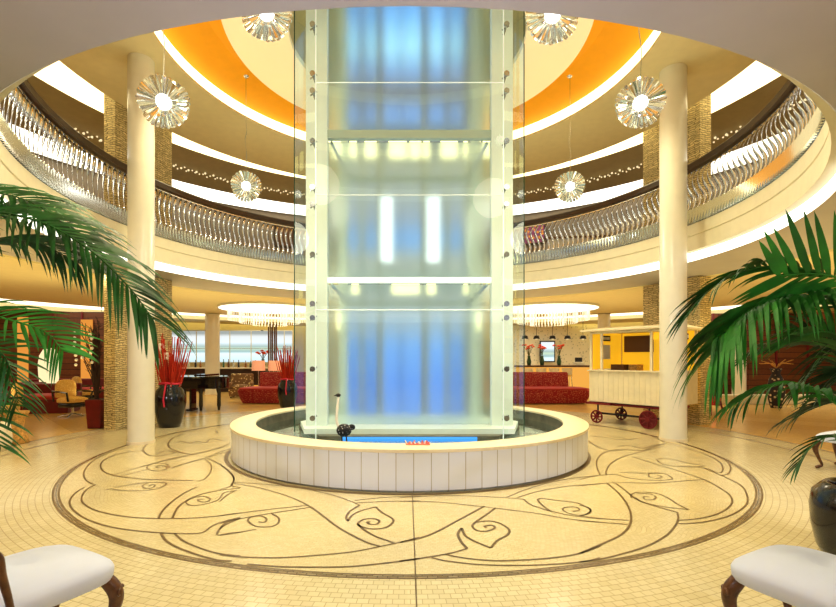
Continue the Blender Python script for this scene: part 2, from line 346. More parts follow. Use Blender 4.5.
INLAY=[
(0.019,[(-4.63,-0.15),(-4.76,-0.46),(-4.67,-1.06),(-4.47,-1.56),(-4.2,-2.03),(-3.94,-2.35),(-3.74,-2.52)]),
(0.022,[(-4.33,-0.46),(-4.54,-0.74),(-4.49,-1.17),(-4.29,-1.56),(-4.02,-1.9),(-3.77,-2.09),(-3.51,-2.21),(-3.22,-2.29),(-2.88,-2.33),(-2.63,-2.35)]),
(0.014,[(-3.79,-2.05),(-3.75,-1.86),(-3.67,-1.56),(-3.52,-1.06),(-3.27,-0.55),(-3.04,-0.04)]),
(0.014,[(-3.66,-2.12),(-3.58,-1.94),(-3.52,-1.77)]),
(0.014,[(-3.24,-1.67),(-3.14,-1.26),(-3.0,-0.92),(-2.87,-0.48)]),
(0.017,[(-3.27,-1.67),(-3.44,-1.44),(-3.61,-1.41),(-3.62,-1.59),(-3.5,-1.77),(-3.34,-1.86),(-3.27,-1.77),(-3.33,-1.63),(-3.46,-1.53),(-3.48,-1.63),(-3.39,-1.7)]),
(0.017,[(-3.44,-2.76),(-3.39,-2.65),(-3.29,-2.52),(-3.14,-2.44),(-2.94,-2.44),(-2.87,-2.56),(-2.88,-2.7),(-3.0,-2.78),(-3.16,-2.79),(-3.38,-2.74)]),
(0.017,[(-3.13,-2.46),(-3.12,-2.59),(-3.01,-2.7),(-2.96,-2.65),(-3.0,-2.54),(-3.05,-2.54),(-3.03,-2.6)]),
(0.019,[(-3.76,-2.65),(-3.71,-2.86),(-3.59,-3.11),(-3.43,-3.33),(-3.23,-3.53),(-2.98,-3.73),(-2.69,-3.9),(-2.41,-4.0),(-2.13,-4.06),(-1.92,-4.08),(-1.77,-4.06),(-1.75,-3.9),(-1.69,-3.78),(-1.58,-3.67)]),
(0.019,[(-3.71,-2.52),(-3.67,-2.74),(-3.53,-3.02),(-3.37,-3.23),(-3.15,-3.42),(-2.91,-3.56),(-2.64,-3.66),(-2.37,-3.7),(-2.1,-3.7),(-1.85,-3.65),(-1.62,-3.55)]),
(0.019,[(-1.62,-4.11),(-1.65,-3.99),(-1.64,-3.86),(-1.57,-3.7)]),
(0.017,[(-1.61,-4.12),(-1.53,-4.07),(-1.45,-4.05)]),
(0.022,[(-2.46,-2.63),(-2.49,-2.89),(-2.46,-3.23),(-2.41,-3.49),(-2.34,-3.69)]),
(0.022,[(-1.94,-2.68),(-2.12,-2.76),(-2.27,-2.91),(-2.33,-3.12),(-2.31,-3.38),(-2.21,-3.69)]),
(0.022,[(-2.12,-4.06),(-2.0,-4.22),(-1.84,-4.36),(-1.62,-4.5),(-1.42,-4.6),(-1.3,-4.62)]),
(0.019,[(-2.0,-4.07),(-1.84,-4.24),(-1.63,-4.39),(-1.44,-4.49),(-1.27,-4.53)]),
(0.017,[(-1.94,-2.79),(-2.05,-2.86),(-2.01,-3.12),(-2.07,-3.25),(-2.19,-3.32),(-2.3,-3.23),(-2.32,-3.09),(-2.23,-3.0),(-2.11,-3.09),(-2.1,-3.19),(-2.17,-3.19),(-2.23,-3.12),(-2.18,-3.11)]),
(0.017,[(-3.02,-1.13),(-2.78,-1.49),(-2.61,-1.9),(-2.53,-2.25),(-2.57,-2.38)]),
(0.019,[(-3.01,-1.06),(-2.61,-1.53),(-2.31,-1.97),(-2.16,-2.27),(-2.08,-2.56),(-1.95,-2.65)]),
(0.022,[(-4.74,0.18),(-4.64,0.25),(-4.69,0.56),(-4.65,1.0),(-4.53,1.39),(-4.41,1.8),(-4.26,2.18),(-4.02,2.52)]),
(0.025,[(-4.69,0.56),(-4.55,0.06),(-4.35,-0.41),(-4.05,-0.81),(-3.85,-0.91),(-3.76,-0.81),(-3.7,-0.68),(-3.81,-0.54),(-3.95,-0.52),(-3.94,-0.75)]),
(0.025,[(-4.47,1.27),(-4.43,0.73),(-4.21,0.12),(-3.95,-0.3),(-3.65,-0.61),(-3.34,-0.83)]),
(0.019,[(-3.13,0.18),(-3.17,-0.24),(-3.29,-0.71),(-3.43,-0.95),(-3.57,-1.25),(-3.7,-1.62)]),
(0.019,[(-2.95,-0.3),(-3.01,-0.63),(-3.06,-1.1),(-3.16,-1.38),(-3.23,-1.7)]),
(0.022,[(-4.11,0.18),(-4.11,0.38),(-3.96,0.25),(-3.81,0.18),(-3.85,0.42),(-3.59,0.21),(-3.68,0.66),(-3.33,0.38)]),
(0.022,[(-4.03,1.7),(-3.81,1.27)]),
(0.017,[(-2.66,-1.46),(-2.38,-1.88),(-2.17,-2.25),(-2.08,-2.58),(-2.15,-2.73)]),
(0.014,[(-2.08,-2.48),(-1.73,-2.66),(-1.39,-2.92),(-1.15,-3.15),(-0.97,-3.37)]),
(0.022,[(-0.97,-3.37),(-0.81,-3.62),(-0.65,-3.88),(-0.5,-4.08),(-0.34,-4.26),(-0.22,-4.35)]),
(0.014,[(-2.1,-2.42),(-1.66,-2.53),(-1.2,-2.7),(-0.83,-2.95),(-0.59,-3.18),(-0.49,-3.31)]),
(0.022,[(-0.49,-3.31),(-0.56,-3.48),(-0.58,-3.66),(-0.55,-3.77)]),
(0.022,[(-0.55,-3.77),(-0.53,-3.62),(-0.46,-3.48),(-0.32,-3.36)]),
(0.022,[(-0.32,-3.36),(-0.25,-3.53),(-0.16,-3.67),(-0.13,-3.77),(-0.18,-3.92),(-0.28,-3.97),(-0.38,-3.94),(-0.45,-3.85),(-0.41,-3.73),(-0.31,-3.71),(-0.26,-3.77),(-0.28,-3.85),(-0.34,-3.85),(-0.37,-3.8),(-0.34,-3.79)]),
(0.022,[(-0.45,-3.85),(-0.38,-3.99),(-0.27,-4.14),(-0.11,-4.28)]),
(0.017,[(-1.43,-4.51),(-1.24,-4.55),(-0.96,-4.56),(-0.7,-4.52),(-0.42,-4.45),(-0.2,-4.34),(-0.05,-4.26),(0.1,-4.16)]),
(0.019,[(-1.17,-4.67),(-0.92,-4.71),(-0.66,-4.72),(-0.42,-4.71),(-0.15,-4.65),(0.09,-4.58)]),
(0.017,[(-1.79,-3.62),(-1.59,-3.53),(-1.3,-3.41),(-1.01,-3.31)]),
(0.017,[(-1.7,-3.83),(-1.59,-3.72),(-1.31,-3.55),(-0.97,-3.37)]),
(0.019,[(-1.31,-3.57),(-1.21,-3.69),(-1.18,-3.85),(-1.24,-3.92),(-1.36,-3.9),(-1.47,-3.77),(-1.48,-3.67),(-1.4,-3.63),(-1.32,-3.71),(-1.31,-3.8),(-1.37,-3.79)]),
(0.017,[(-1.65,-3.97),(-1.66,-3.82),(-1.59,-3.71)]),
(0.017,[(-1.59,-4.12),(-1.45,-4.05),(-1.33,-3.98)]),
(0.014,[(-0.56,-3.15),(-0.22,-3.03),(0.14,-2.99)]),
(0.014,[(-0.53,-3.23),(-0.21,-3.18),(0.13,-3.16)]),
(0.017,[(-1.97,-3.18),(-1.98,-2.96),(-1.95,-2.76)]),
(0.014,[(-0.08,-3.05),(0.31,-2.98),(0.7,-2.99),(1.05,-3.05),(1.24,-3.11)]),
(0.014,[(-0.08,-3.18),(0.3,-3.2),(0.66,-3.32),(0.88,-3.4),(1.23,-3.55),(1.5,-3.71),(1.76,-3.8)]),
(0.014,[(1.08,-3.03),(1.33,-2.76),(1.7,-2.45),(2.1,-2.22),(2.47,-2.09)]),
(0.014,[(1.18,-3.05),(1.49,-2.8),(1.88,-2.6),(2.3,-2.5)]),
(0.022,[(0.78,-3.34),(0.62,-3.55),(0.44,-3.79),(0.24,-4.05),(0.1,-4.18),(-0.06,-4.27)]),
(0.022,[(0.88,-3.4),(0.74,-3.62),(0.61,-3.82),(0.58,-3.92),(0.61,-4.01),(0.69,-4.02),(0.77,-3.95),(0.76,-3.88),(0.69,-3.9),(0.7,-3.94)]),
(0.022,[(0.63,-3.8),(0.75,-3.77),(0.84,-3.83),(0.89,-3.99),(0.84,-4.12),(0.74,-4.23),(0.66,-4.38)]),
(0.025,[(0.66,-4.38),(0.56,-4.26),(0.49,-4.13),(0.48,-3.95)]),
(0.025,[(0.48,-3.95),(0.43,-4.09),(0.44,-4.26),(0.47,-4.39)]),
(0.019,[(0.47,-4.39),(0.35,-4.47),(0.16,-4.55),(-0.06,-4.62)]),
(0.019,[(0.29,-4.5),(0.41,-4.56),(0.62,-4.61),(0.87,-4.6),(1.14,-4.55),(1.35,-4.47),(1.54,-4.34)]),
(0.017,[(0.18,-4.56),(0.3,-4.62),(0.54,-4.68),(0.85,-4.69),(1.14,-4.66),(1.33,-4.62),(1.45,-4.56)]),
(0.019,[(1.24,-3.11),(1.26,-3.28),(1.34,-3.41),(1.41,-3.5)]),
(0.022,[(1.41,-3.5),(1.38,-3.34),(1.38,-3.14),(1.43,-3.07)]),
(0.017,[(1.43,-3.07),(1.57,-3.14),(1.76,-3.23),(1.81,-3.41),(1.78,-3.53),(1.67,-3.61),(1.57,-3.57),(1.54,-3.45),(1.6,-3.37),(1.7,-3.37),(1.7,-3.46),(1.62,-3.5)]),
(0.014,[(1.41,-3.5),(1.57,-3.62),(1.8,-3.71)]),
(0.017,[(2.03,-2.59),(2.2,-2.52),(2.4,-2.46),(2.61,-2.44)]),
(0.017,[(2.14,-2.3),(2.34,-2.15),(2.53,-2.07),(2.71,-2.02)]),
(0.017,[(2.61,-2.44),(2.94,-2.46),(3.33,-2.38),(3.68,-2.29)]),
(0.017,[(2.71,-2.02),(2.77,-2.21),(3.01,-2.33),(3.27,-2.29),(3.34,-2.15),(3.33,-1.97),(3.11,-1.97),(2.79,-1.94)]),
(0.017,[(3.32,-2.0),(3.17,-1.99),(3.07,-2.15),(3.11,-2.25),(3.23,-2.16),(3.21,-2.09)]),
(0.017,[(3.44,-0.96),(3.51,-1.38),(3.61,-1.81),(3.68,-2.29)]),
(0.022,[(2.4,-2.46),(2.35,-2.89),(2.25,-3.31),(2.13,-3.63),(1.99,-3.89),(1.81,-4.11),(1.56,-4.31),(1.33,-4.48)]),
(0.022,[(2.5,-2.48),(2.48,-2.74),(2.44,-3.12),(2.5,-3.31),(2.63,-3.53)]),
(0.019,[(2.63,-3.53),(2.52,-3.73),(2.36,-3.94),(2.15,-4.16),(1.89,-4.36),(1.63,-4.5),(1.41,-4.6),(1.27,-4.63)]),
(0.019,[(2.41,-3.06),(2.47,-2.93),(2.61,-2.84),(2.77,-2.89),(2.8,-3.06),(2.78,-3.28),(2.79,-3.44)]),
(0.019,[(2.79,-3.44),(2.63,-3.38),(2.51,-3.28),(2.45,-3.16),(2.46,-3.04)]),
(0.017,[(2.54,-2.91),(2.68,-2.91),(2.69,-3.02),(2.61,-3.12),(2.53,-3.11),(2.56,-3.02),(2.62,-3.02)]),
(0.019,[(2.52,-3.75),(2.74,-3.7),(2.98,-3.58),(3.2,-3.41),(3.4,-3.19),(3.54,-2.95),(3.6,-2.76),(3.65,-2.52),(3.68,-2.29)]),
(0.019,[(2.46,-3.84),(2.67,-3.81),(2.94,-3.7),(3.23,-3.51),(3.53,-3.23),(3.8,-2.84),(3.95,-2.54),(4.01,-2.25),(4.03,-1.99),(4.06,-1.7)]),
(0.017,[(1.64,-3.63),(1.84,-3.71),(2.05,-3.75)]),
(0.017,[(1.59,-3.76),(1.79,-3.81),(1.99,-3.86)]),
(0.017,[(1.76,-3.31),(1.82,-3.38),(1.8,-3.49),(1.7,-3.6),(1.65,-3.62)]),
(0.019,[(4.38,-0.1),(3.79,-0.55),(3.29,-0.96),(2.91,-1.41),(2.66,-1.84),(2.56,-2.07)]),
(0.019,[(3.52,-0.46),(3.19,-0.59),(2.85,-1.09),(2.62,-1.63),(2.49,-2.05)]),
(0.019,[(4.65,0.31),(4.66,-0.25),(4.67,-0.74),(4.56,-1.22),(4.36,-1.63),(4.09,-1.97),(4.08,-1.73),(3.97,-1.63),(3.73,-1.59)]),
(0.019,[(4.75,0.55),(4.89,0.12),(4.84,-0.59),(4.66,-1.26),(4.42,-1.7),(4.15,-2.03),(4.03,-2.09)]),
(0.017,[(3.69,-1.17),(3.86,-1.06),(3.97,-1.17),(4.02,-1.38),(4.15,-1.56),(3.91,-1.63),(3.68,-1.56),(3.63,-1.41),(3.69,-1.17)]),
(0.025,[(3.31,0.52),(3.25,0.06),(3.24,-0.3),(3.28,-0.47)]),
(0.025,[(3.28,-0.47),(3.55,-0.39),(3.82,-0.47),(4.21,-0.13),(4.56,0.18),(4.68,0.66),(4.74,1.27),(4.62,1.8),(4.45,2.18),(4.06,2.38)]),
(0.022,[(3.92,0.96),(3.95,0.81),(4.08,0.81),(4.09,0.56),(4.37,0.73)]),
(0.022,[(3.54,0.91),(3.75,0.81),(3.89,0.56),(4.16,0.56)]),
(0.022,[(3.6,-0.13),(3.8,-0.0),(3.87,-0.18),(3.95,-0.28),(4.2,-0.07),(4.42,0.06)]),
]
# ================================================================ the setting
def ring(r0, r1, z, n=128, up=True):
    m = MB(); m.lathe([(r0, z), (r1, z)] if r0 > 0 else [(.001, z), (r1, z)], n)
    if up is False: m.f = [tuple(reversed(f)) for f in m.f]
    return m
def slab(prof, n=128, a0=0, a1=2*pi): m = MB(); m.lathe(prof, n, a0=a0, a1=a1); return m
RO = 20.0
struct('floor', slab([(4.9, -.1), (4.9, 0), (6.30, 0), (6.30, -.1)]), 'floor')
struct('floor', slab([(6.345, -.1), (6.345, 0), (6.80, 0), (6.80, -.1)]), 'floor')
struct('floor', slab([(.001, -.1), (.001, 0), (4.828, 0), (4.828, -.1)]), 'medal')
struct('trim_1', slab([(4.828, -.08), (4.828, .001), (4.846, .001), (4.846, -.08)]), 'inlay')
struct('trim_2', slab([(4.846, -.08), (4.846, .001), (4.882, .001), (4.882, -.08)]), 'band')
struct('trim_3', slab([(4.882, -.08), (4.882, .001), (4.90, .001), (4.90, -.08)]), 'inlay')
struct('trim_4', slab([(6.30, -.08), (6.30, .001), (6.345, .001), (6.345, -.08)]), 'inlay')
struct('trim_5', slab([(6.80, -.08), (6.80, .001), (6.85, .001), (6.85, -.08)]), 'inlay')
struct('floor', slab([(6.85, -.1), (6.85, 0), (RO, 0), (RO, -.1)]), 'wood_floor')
# bronze scrolls let into the mosaic
m = MB()
for w, pts in INLAY:
    q = crom(pts, 5); n = len(q); vs = []
    for i, (x, y) in enumerate(q):
        a = q[max(i-1, 0)]; b = q[min(i+1, n-1)]; dx, dy = b[0]-a[0], b[1]-a[1]; l = sqrt(dx*dx+dy*dy) or 1
        vs += [(x-dy/l*w/2, y+dx/l*w/2, .003), (x+dy/l*w/2, y-dx/l*w/2, .003)]
    m.add(vs, [(2*i, 2*i+1, 2*i+3, 2*i+2) for i in range(n-1)])
m.box((.055, -5.9, .0025), (.009, 6.0, .001))
struct('trim_6', m, 'inlay')

# gallery slab: soffit, fascia with its cove, upper floor
struct('ceiling', slab([(5.58, 3.38), (7.28, 3.38), (7.28, 3.44)]), 'soffit')
struct('trim_7', slab([(7.28, 3.44), (7.42, 3.44)]), 'em_yellow')
struct('ceiling', slab([(7.42, 3.44), (7.42, 3.38), (14.3, 3.38), (14.3, 3.5)]), 'ceil')
struct('trim_8', slab([(14.3, 3.5), (16.8, 3.5)]), 'em_low')
struct('ceiling', slab([(16.8, 3.5), (16.8, 3.34), (19.2, 3.34), (19.2, 3.5)]), 'ceil')
struct('trim_9', slab([(19.2, 3.42), (RO, 3.42)]), 'em_yellow')
struct('trim_10', slab([(5.58, 3.38), (5.56, 3.40), (5.56, 3.54)], 100, R(-126), R(126)), 'em_white')
struct('trim_16', slab([(5.58, 3.38), (5.56, 3.40), (5.56, 3.54)], 60, R(126), R(234)), 'soffit')
struct('trim_11', slab([(5.56, 3.54), (5.43, 3.54), (5.43, 3.80), (5.45, 3.81), (5.45, 3.82), (5.43, 3.83), (5.43, 4.04), (5.62, 4.04)]), 'cream')
struct('floor', slab([(5.62, 4.04), (12.2, 4.04)]), 'wood_floor')
# upper ceiling
struct('ceiling', slab([(4.17, 6.84), (4.17, 6.80), (6.2, 6.80), (6.2, 7.4)]), 'ceil')
struct('trim_12', slab([(4.175, 7.06), (4.175, 6.84)]), 'em_warm')
struct('ceiling', slab([(4.175, 7.06), (3.4, 7.25), (2.9, 7.25)]), 'orange')
struct('ceiling', slab([(2.0, 7.0), (2.0, 6.9), (3.02, 6.9), (3.05, 6.93), (3.05, 7.05), (2.9, 7.1)]), 'disc')
struct('trim_13', slab([(6.2, 7.4), (7.95, 7.4)]), 'em_warm')
struct('ceiling', slab([(7.95, 7.4), (10.6, 7.4)]), 'ceil_grey')
struct('trim_14', slab([(10.6, 7.4), (11.9, 7.4)]), 'em_white')
struct('ceiling', slab([(2.9, 7.25), (2.9, 8.6), (.01, 8.6)]), 'ceil')
M['upwall'] = P('taupe_wall', (.26, .21, .14), .6, var=.1)
struct('wall_upper', slab([(12.0, 7.42), (12.0, 4.04)]), 'upwall')
# lower walls
def arcwall(name, a, b, mat, z0=0, z1=3.5, r=RO): struct(name, slab([(r, z1), (r, z0)], 40, R(a), R(b)), mat)
arcwall('wall_back', -38, 38, 'cream'); arcwall('wall_left', -180, -38, 'woodwall'); arcwall('wall_right', 38, 180, 'woodwall')

# ================================================================ columns and pillars
def column(x, y, z0, z1, r, label, group=None):
    t = thing('round_column', label, 'column', (x, y, z0), 0, group); h = z1-z0
    MB().lathe([(.001, 0), (r, 0), (r, h), (.001, h)], 40).build('shaft', 'white_col', t, smooth=True)
    MB().lathe([(r+.001, 0), (r+.012, 0), (r+.012, .05), (r+.001, .05)], 40).build('foot_ring', 'rim', t, smooth=True)
    return t
column(-4.73, .20, 0, 6.8, .213, 'tall white round column left of the fountain, rising past the gallery railing')
column(4.89, .50, 0, 6.8, .225, 'tall white round column right of the fountain, in front of the trolley')
column(*G(212.5, 19.5)[:2], 0, 3.36, .29, 'short cream round column standing behind the grand piano')
column(*G(739, 18)[:2], 0, 3.36, .235, 'distant pale round column in front of the brown wall at right')
column(*G(604, 19.5)[:2], 0, 3.36, .25, 'cream round column whose top shows just above the trolley roof')
def pillar(pts, z0, z1, label):
    cx_ = sum(p[0] for p in pts)/4; cy_ = sum(p[1] for p in pts)/4
    t = thing('stone_pillar', label, 'pillar', (cx_, cy_, z0))
    h = z1-z0; q = [(a-cx_, b-cy_) for a, b in pts]
    MB().prism(q, 0, h).build('stone_cladding', 'stone', t)
    return t
def ppts(s, side):
    a = [(-6.1, 9.7), (-5.66, 11.17), (-5.95, 11.26), (-6.39, 9.79)]
    a = [(x*s*(-1 if side > 0 else 1), z*s+CY) for x, z in a]
    return a if side < 0 else a[::-1]
pillar(ppts(1, -1), 0, 3.37, 'stone clad pillar on the ground floor behind the left white column')
pillar(ppts(1.08, 1), 0, 3.37, 'stone clad pillar on the ground floor behind the white trolley')
pillar(ppts(1, -1), 4.05, 7.39, 'stone clad pillar on the upper gallery at left')
pillar(ppts(1.02, 1), 4.05, 7.39, 'stone clad pillar on the upper gallery at right')

# ================================================================ gallery railings
def railing(side, label):
    t = thing('gallery_railing', label, 'railing', (0, 0, 4.04), 0)
    a0, a1 = (0.0, R(136)) if side > 0 else (-R(136), 0.0)
    MB().lathe([(5.36, 1.02), (5.36, 1.12), (5.39, 1.15), (5.50, 1.15), (5.53, 1.12), (5.53, 1.02), (5.36, 1.02)], 90, a0=a0, a1=a1).build('handrail', 'rail', t, smooth=True)
    MB().lathe([(5.43, .98), (5.43, 1.0), (5.47, 1.0), (5.47, .98), (5.43, .98)], 90, a0=a0, a1=a1).build('top_wire', 'chrome', t)
    c = MB(); n = 170
    for i in range(n):
        a = a0+(a1-a0)*(i+.5)/n; w = (a1-a0)/n*.47*5.45
        def pt(u, r, z): return ((r)*sin(a)+u*cos(a), (r)*cos(a)-u*sin(a), z)
        w = abs(w)
        c.add([pt(-w, 5.45, .01), pt(w*.3, 5.385, .01), pt(w, 5.45, .01), pt(-w, 5.43, .25), pt(-w*.3, 5.40, .29), pt(w, 5.46, .27), pt(0, 5.47, .01), pt(0, 5.47, .29)],
              [(0, 1, 4, 3), (1, 2, 5, 4), (2, 6, 7, 5), (6, 0, 3, 7), (3, 4, 5, 7)])
    c.build('crystal_band', 'crystal', t, kind='stuff')
    b = MB(); K = 16; w = .030; vs = []
    for j in range(K+1):
        u = j/K; z = .27+.72*u; s_ = .05*sin(2*pi*u+.4); rr = 5.44+.04*sin(2*pi*u); tw = .5*sin(2*pi*u)
        for q in (-1, 1):
            vs.append((s_+q*w*cos(tw), rr+q*w*sin(tw), z))
    fs = [(2*j, 2*j+1, 2*j+3, 2*j+2) for j in range(K)]
    b.add(vs, fs); nn = 99
    for i in range(nn):
        a = a0+(a1-a0)*(i+.5)/nn
        if i == 0:
            o = b.build('baluster', 'chrome', t, smooth='all'); first = o
            sm = o.modifiers.new('thick', 'SOLIDIFY'); sm.thickness = .008
        else:
            o = first.copy(); COL.objects.link(o); o.parent = t
        o.rotation_euler = (0, 0, -a)
railing(-1, 'curved gallery railing of wavy chrome bars under a dark handrail, left half')
railing(1, 'curved gallery railing of wavy chrome bars under a dark handrail, right half')

# ================================================================ fountain basin
t = thing('fountain_basin', 'round white tiled fountain basin with a cream stone rim round the glass shaft', 'fountain', (.03, 0, 0))
MB().lathe([(2.84, 0), (2.89, .03), (2.89, .45)], 160).build('cladding', 'clad', t, smooth=True)
MB().lathe([(2.89, .45), (2.905, .455), (2.905, .49), (2.89, .497), (2.55, .497), (2.53, .49), (2.53, .46)], 160).build('rim', 'rim', t, smooth=True)
MB().lathe([(2.54, .46), (2.54, .16)], 160).build('inner_wall', 'poolwall', t, smooth=True)
MB().lathe([(2.54, .16), (.001, .16)], 96).build('pool_bed', 'pool', t)
w = MB().lathe([(2.535, .31), (.001, .31)], 96).build('water', 'water', t, kind='stuff')
struct('trim_15', slab([(2.90, -.02), (2.90, .002), (2.96, .002), (2.96, -.02)]), 'inlay')

# ================================================================ glass lift shaft
ZT = 8.3
HEX = [(-1.38, -1.22), (1.38, -1.22), (1.97, -.08), (1.38, 1.06), (-1.38, 1.06), (-1.97, -.08)]
t = thing('glass_lift_shaft', 'tall glass lift shaft lit blue inside, standing in the round fountain', 'lift shaft', (.03, 0, .16))
B = .16
MB().prism([(x*.96, y*.96) for x, y in HEX], 0, .19).build('plinth', 'poolwall', t)
MB().box((0, -1.18, .145), (2.0, .03, .07)).build('blue_glow_strip', 'blue_em', t)
MB().box((0, -1.18, .06), (2.3, .03, .08)).build('blue_glow_strip', 'blue_em', t)
MB().prism([(-1.60, -.98), (1.60, -.98), (1.86, -.1), (1.3, .9), (-1.3, .9), (-1.86, -.1)], .19, .27).build('base_shelf', 'shaftw', t)
zs = [.24, 2.215, 3.906, 5.56, 8.25]
for k in range(4):
    z0, z1 = zs[k]-B+.01, zs[k+1]-B-.01
    for i in range(6):
        a, b = HEX[i], HEX[(i+1) % 6]
        g = MB().quad((a[0], a[1], z0), (b[0], b[1], z0), (b[0], b[1], z1), (a[0], a[1], z1)).build('glass_panel', 'glass', t)
for z in zs[1:]:
    g = MB()
    for i in range(6):
        a, b = HEX[i], HEX[(i+1) % 6]
        if i == 0: g.tube([(a[0], a[1], z-B), (b[0], b[1], z-B)], .007, 4)
    g.build('panel_seam', 'seam', t)
for i, (x, y) in enumerate(HEX):
    MB().box((x, y, (8.25+.24)/2-B), (.014, .014, 8.0)).build('glass_edge', 'gedge' if i in (2, 5) else 'seam', t)
fit = None
M['dsteel'] = P('fixing_steel', (.30, .32, .31), .22, metal=.9)
def pyz(py, Z): return EYE+(HY-py)*Z/FPX
for s in (-1, 1):
    for py in (26, 75, 92, 142, 188, 205, 255, 304, 318, 369, 418):
        if fit is None:
            q = MB(); q.tube([(0, -.07, 0), (0, -.045, 0), (0, -.045, 0), (0, .16, 0)], [.04, .04, .018, .018], 12)
            q.tube([(-.05, .02, -.03), (.05, .02, .03)], .012, 6)
            fit = q.build('point_fixing', 'dsteel', t, smooth=True); o = fit
        else: o = fit.copy(); COL.objects.link(o); o.parent = t
        o.location = (s*1.42, -1.20, pyz(py, 6.84)-B)
for s in (-1, 1):
    MB().box((s*1.48, -.58, (.43+ZT)/2-B), (.34, .14, ZT-.43)).build('corner_post', 'shaftw', t)
    MB().box((s*1.22, .55, (.43+ZT)/2-B), (.16, .1, ZT-.43)).build('rear_post', 'shaftw', t)
def beam(z, h, mat): MB().box((0, -.58, z-B), (2.64, .10, h)).build('cross_beam', mat, t)
beam(5.09, .13, 'beam'); beam(2.76, .08, 'beamlit')
for zz in (5.0, 2.7):
    for s in (-1, 1): MB().tube([(s*1.26, -.5, zz-B), (s*1.12, .45, zz-B-.15)], .025, 6).build('side_brace', 'steel', t)
    MB().box((0, .5, zz-.2-B), (2.3, .05, .07)).build('rear_beam', 'beam', t)
# frosted panes
m2, nt, N, L = _mat('frosted_glass')
o_ = N.new('ShaderNodeOutputMaterial'); rf = N.new('ShaderNodeBsdfRefraction'); gl = N.new('ShaderNodeBsdfGlossy'); df = N.new('ShaderNodeBsdfDiffuse')
rf.inputs['IOR'].default_value = 1.12; rf.inputs['Roughness'].default_value = .6; rf.inputs[0].default_value = (.93, .98, .98, 1)
gl.inputs['Roughness'].default_value = .12; df.inputs[0].default_value = (.75, .85, .85, 1)
mx = N.new('ShaderNodeMixShader'); mx.inputs[0].default_value = .02; L.new(rf.outputs[0], mx.inputs[1]); L.new(gl.outputs[0], mx.inputs[2])
mx2 = N.new('ShaderNodeMixShader'); mx2.inputs[0].default_value = .10; L.new(mx.outputs[0], mx2.inputs[1]); L.new(df.outputs[0], mx2.inputs[2])
L.new(mx2.outputs[0], o_.inputs[0]); M['frost'] = m2
for z0, z1 in ((.44, 2.70), (2.82, 5.01), (5.17, ZT)):
    MB().box((0, -.50, (z0+z1)/2-B), (2.62, .02, z1-z0)).build('frosted_pane', 'frost', t)
# blurred glow of the lift interior, painted as emission ramps on vertical strips
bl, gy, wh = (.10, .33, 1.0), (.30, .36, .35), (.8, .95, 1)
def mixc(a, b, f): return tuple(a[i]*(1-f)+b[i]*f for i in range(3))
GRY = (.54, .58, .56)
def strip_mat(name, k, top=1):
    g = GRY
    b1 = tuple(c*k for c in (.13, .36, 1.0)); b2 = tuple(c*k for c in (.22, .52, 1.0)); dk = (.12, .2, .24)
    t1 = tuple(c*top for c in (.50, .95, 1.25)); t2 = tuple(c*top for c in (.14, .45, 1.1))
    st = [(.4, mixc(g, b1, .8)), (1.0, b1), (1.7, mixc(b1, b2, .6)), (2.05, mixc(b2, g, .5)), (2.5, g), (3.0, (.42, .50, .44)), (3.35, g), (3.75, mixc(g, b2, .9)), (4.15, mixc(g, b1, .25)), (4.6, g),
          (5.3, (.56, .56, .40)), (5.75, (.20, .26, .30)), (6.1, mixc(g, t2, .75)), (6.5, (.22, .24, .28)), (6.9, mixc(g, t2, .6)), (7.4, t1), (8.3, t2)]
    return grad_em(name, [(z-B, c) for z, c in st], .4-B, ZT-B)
sm_b = strip_mat('painted_blue_glow', 1.0); sm_b2 = strip_mat('painted_blue_glow_bright', 1.25, 1.3)
sm_g = grad_em('painted_grey_glow', [(z-B, c) for z, c in ((.4, (.30, .36, .48)), (1.8, (.30, .40, .46)), (2.5, (.46, .50, .42)), (3.4, (.40, .46, .42)), (4.5, (.50, .52, .42)), (5.3, (.60, .58, .36)), (5.9, (.22, .30, .42)), (6.6, (.22, .24, .25)), (8.3, (.22, .34, .60)))], .4-B, ZT-B)
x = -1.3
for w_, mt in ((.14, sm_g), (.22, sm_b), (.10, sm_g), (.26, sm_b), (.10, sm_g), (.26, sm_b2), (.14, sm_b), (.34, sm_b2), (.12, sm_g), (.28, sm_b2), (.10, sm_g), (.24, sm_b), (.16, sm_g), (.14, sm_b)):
    MB().box((x+w_/2, .72, (.44+ZT)/2-B), (w_, .03, ZT-.44)).build('painted_glow_panel', mt, t); x += w_
for px in (330, 376.5, 420.5, 467, 480):
    MB().box((G(px, 8.45)[0], .39, (.44+ZT)/2-B), (.035, .05, ZT-.44)).build('guide_rail', 'steel', t)
lw = EM('shaft_lamp_warm', (1, .90, .48), 2.3); lc = EM('shaft_lamp_white', (.95, 1, .96), 1.9)
def lamp(px0, px1, py0, py1, mt):
    a = G(px0, 8.5)[0]; b = G(px1, 8.5)[0]; z0, z1 = pyz(py1, 8.5), pyz(py0, 8.5)
    MB().box(((a+b)/2, .44, (z0+z1)/2-B), (b-a, .03, z1-z0)).build('shaft_light', mt, t)
for a, b in ((331, 339), (348, 355), (363, 375), (387, 405), (408, 428), (439, 456), (462, 468), (482, 489)): lamp(a, b, 139, 158, lw)
for a, b in ((379, 391), (425, 438)): lamp(a, b, 197, 262, lc)
for a, b in ((350, 357), (390, 418), (425, 434), (462, 468)): lamp(a, b, 284, 294, lw)
for a, b in ((335, 338), (476, 479)): lamp(a, b, 312, 330, lw)

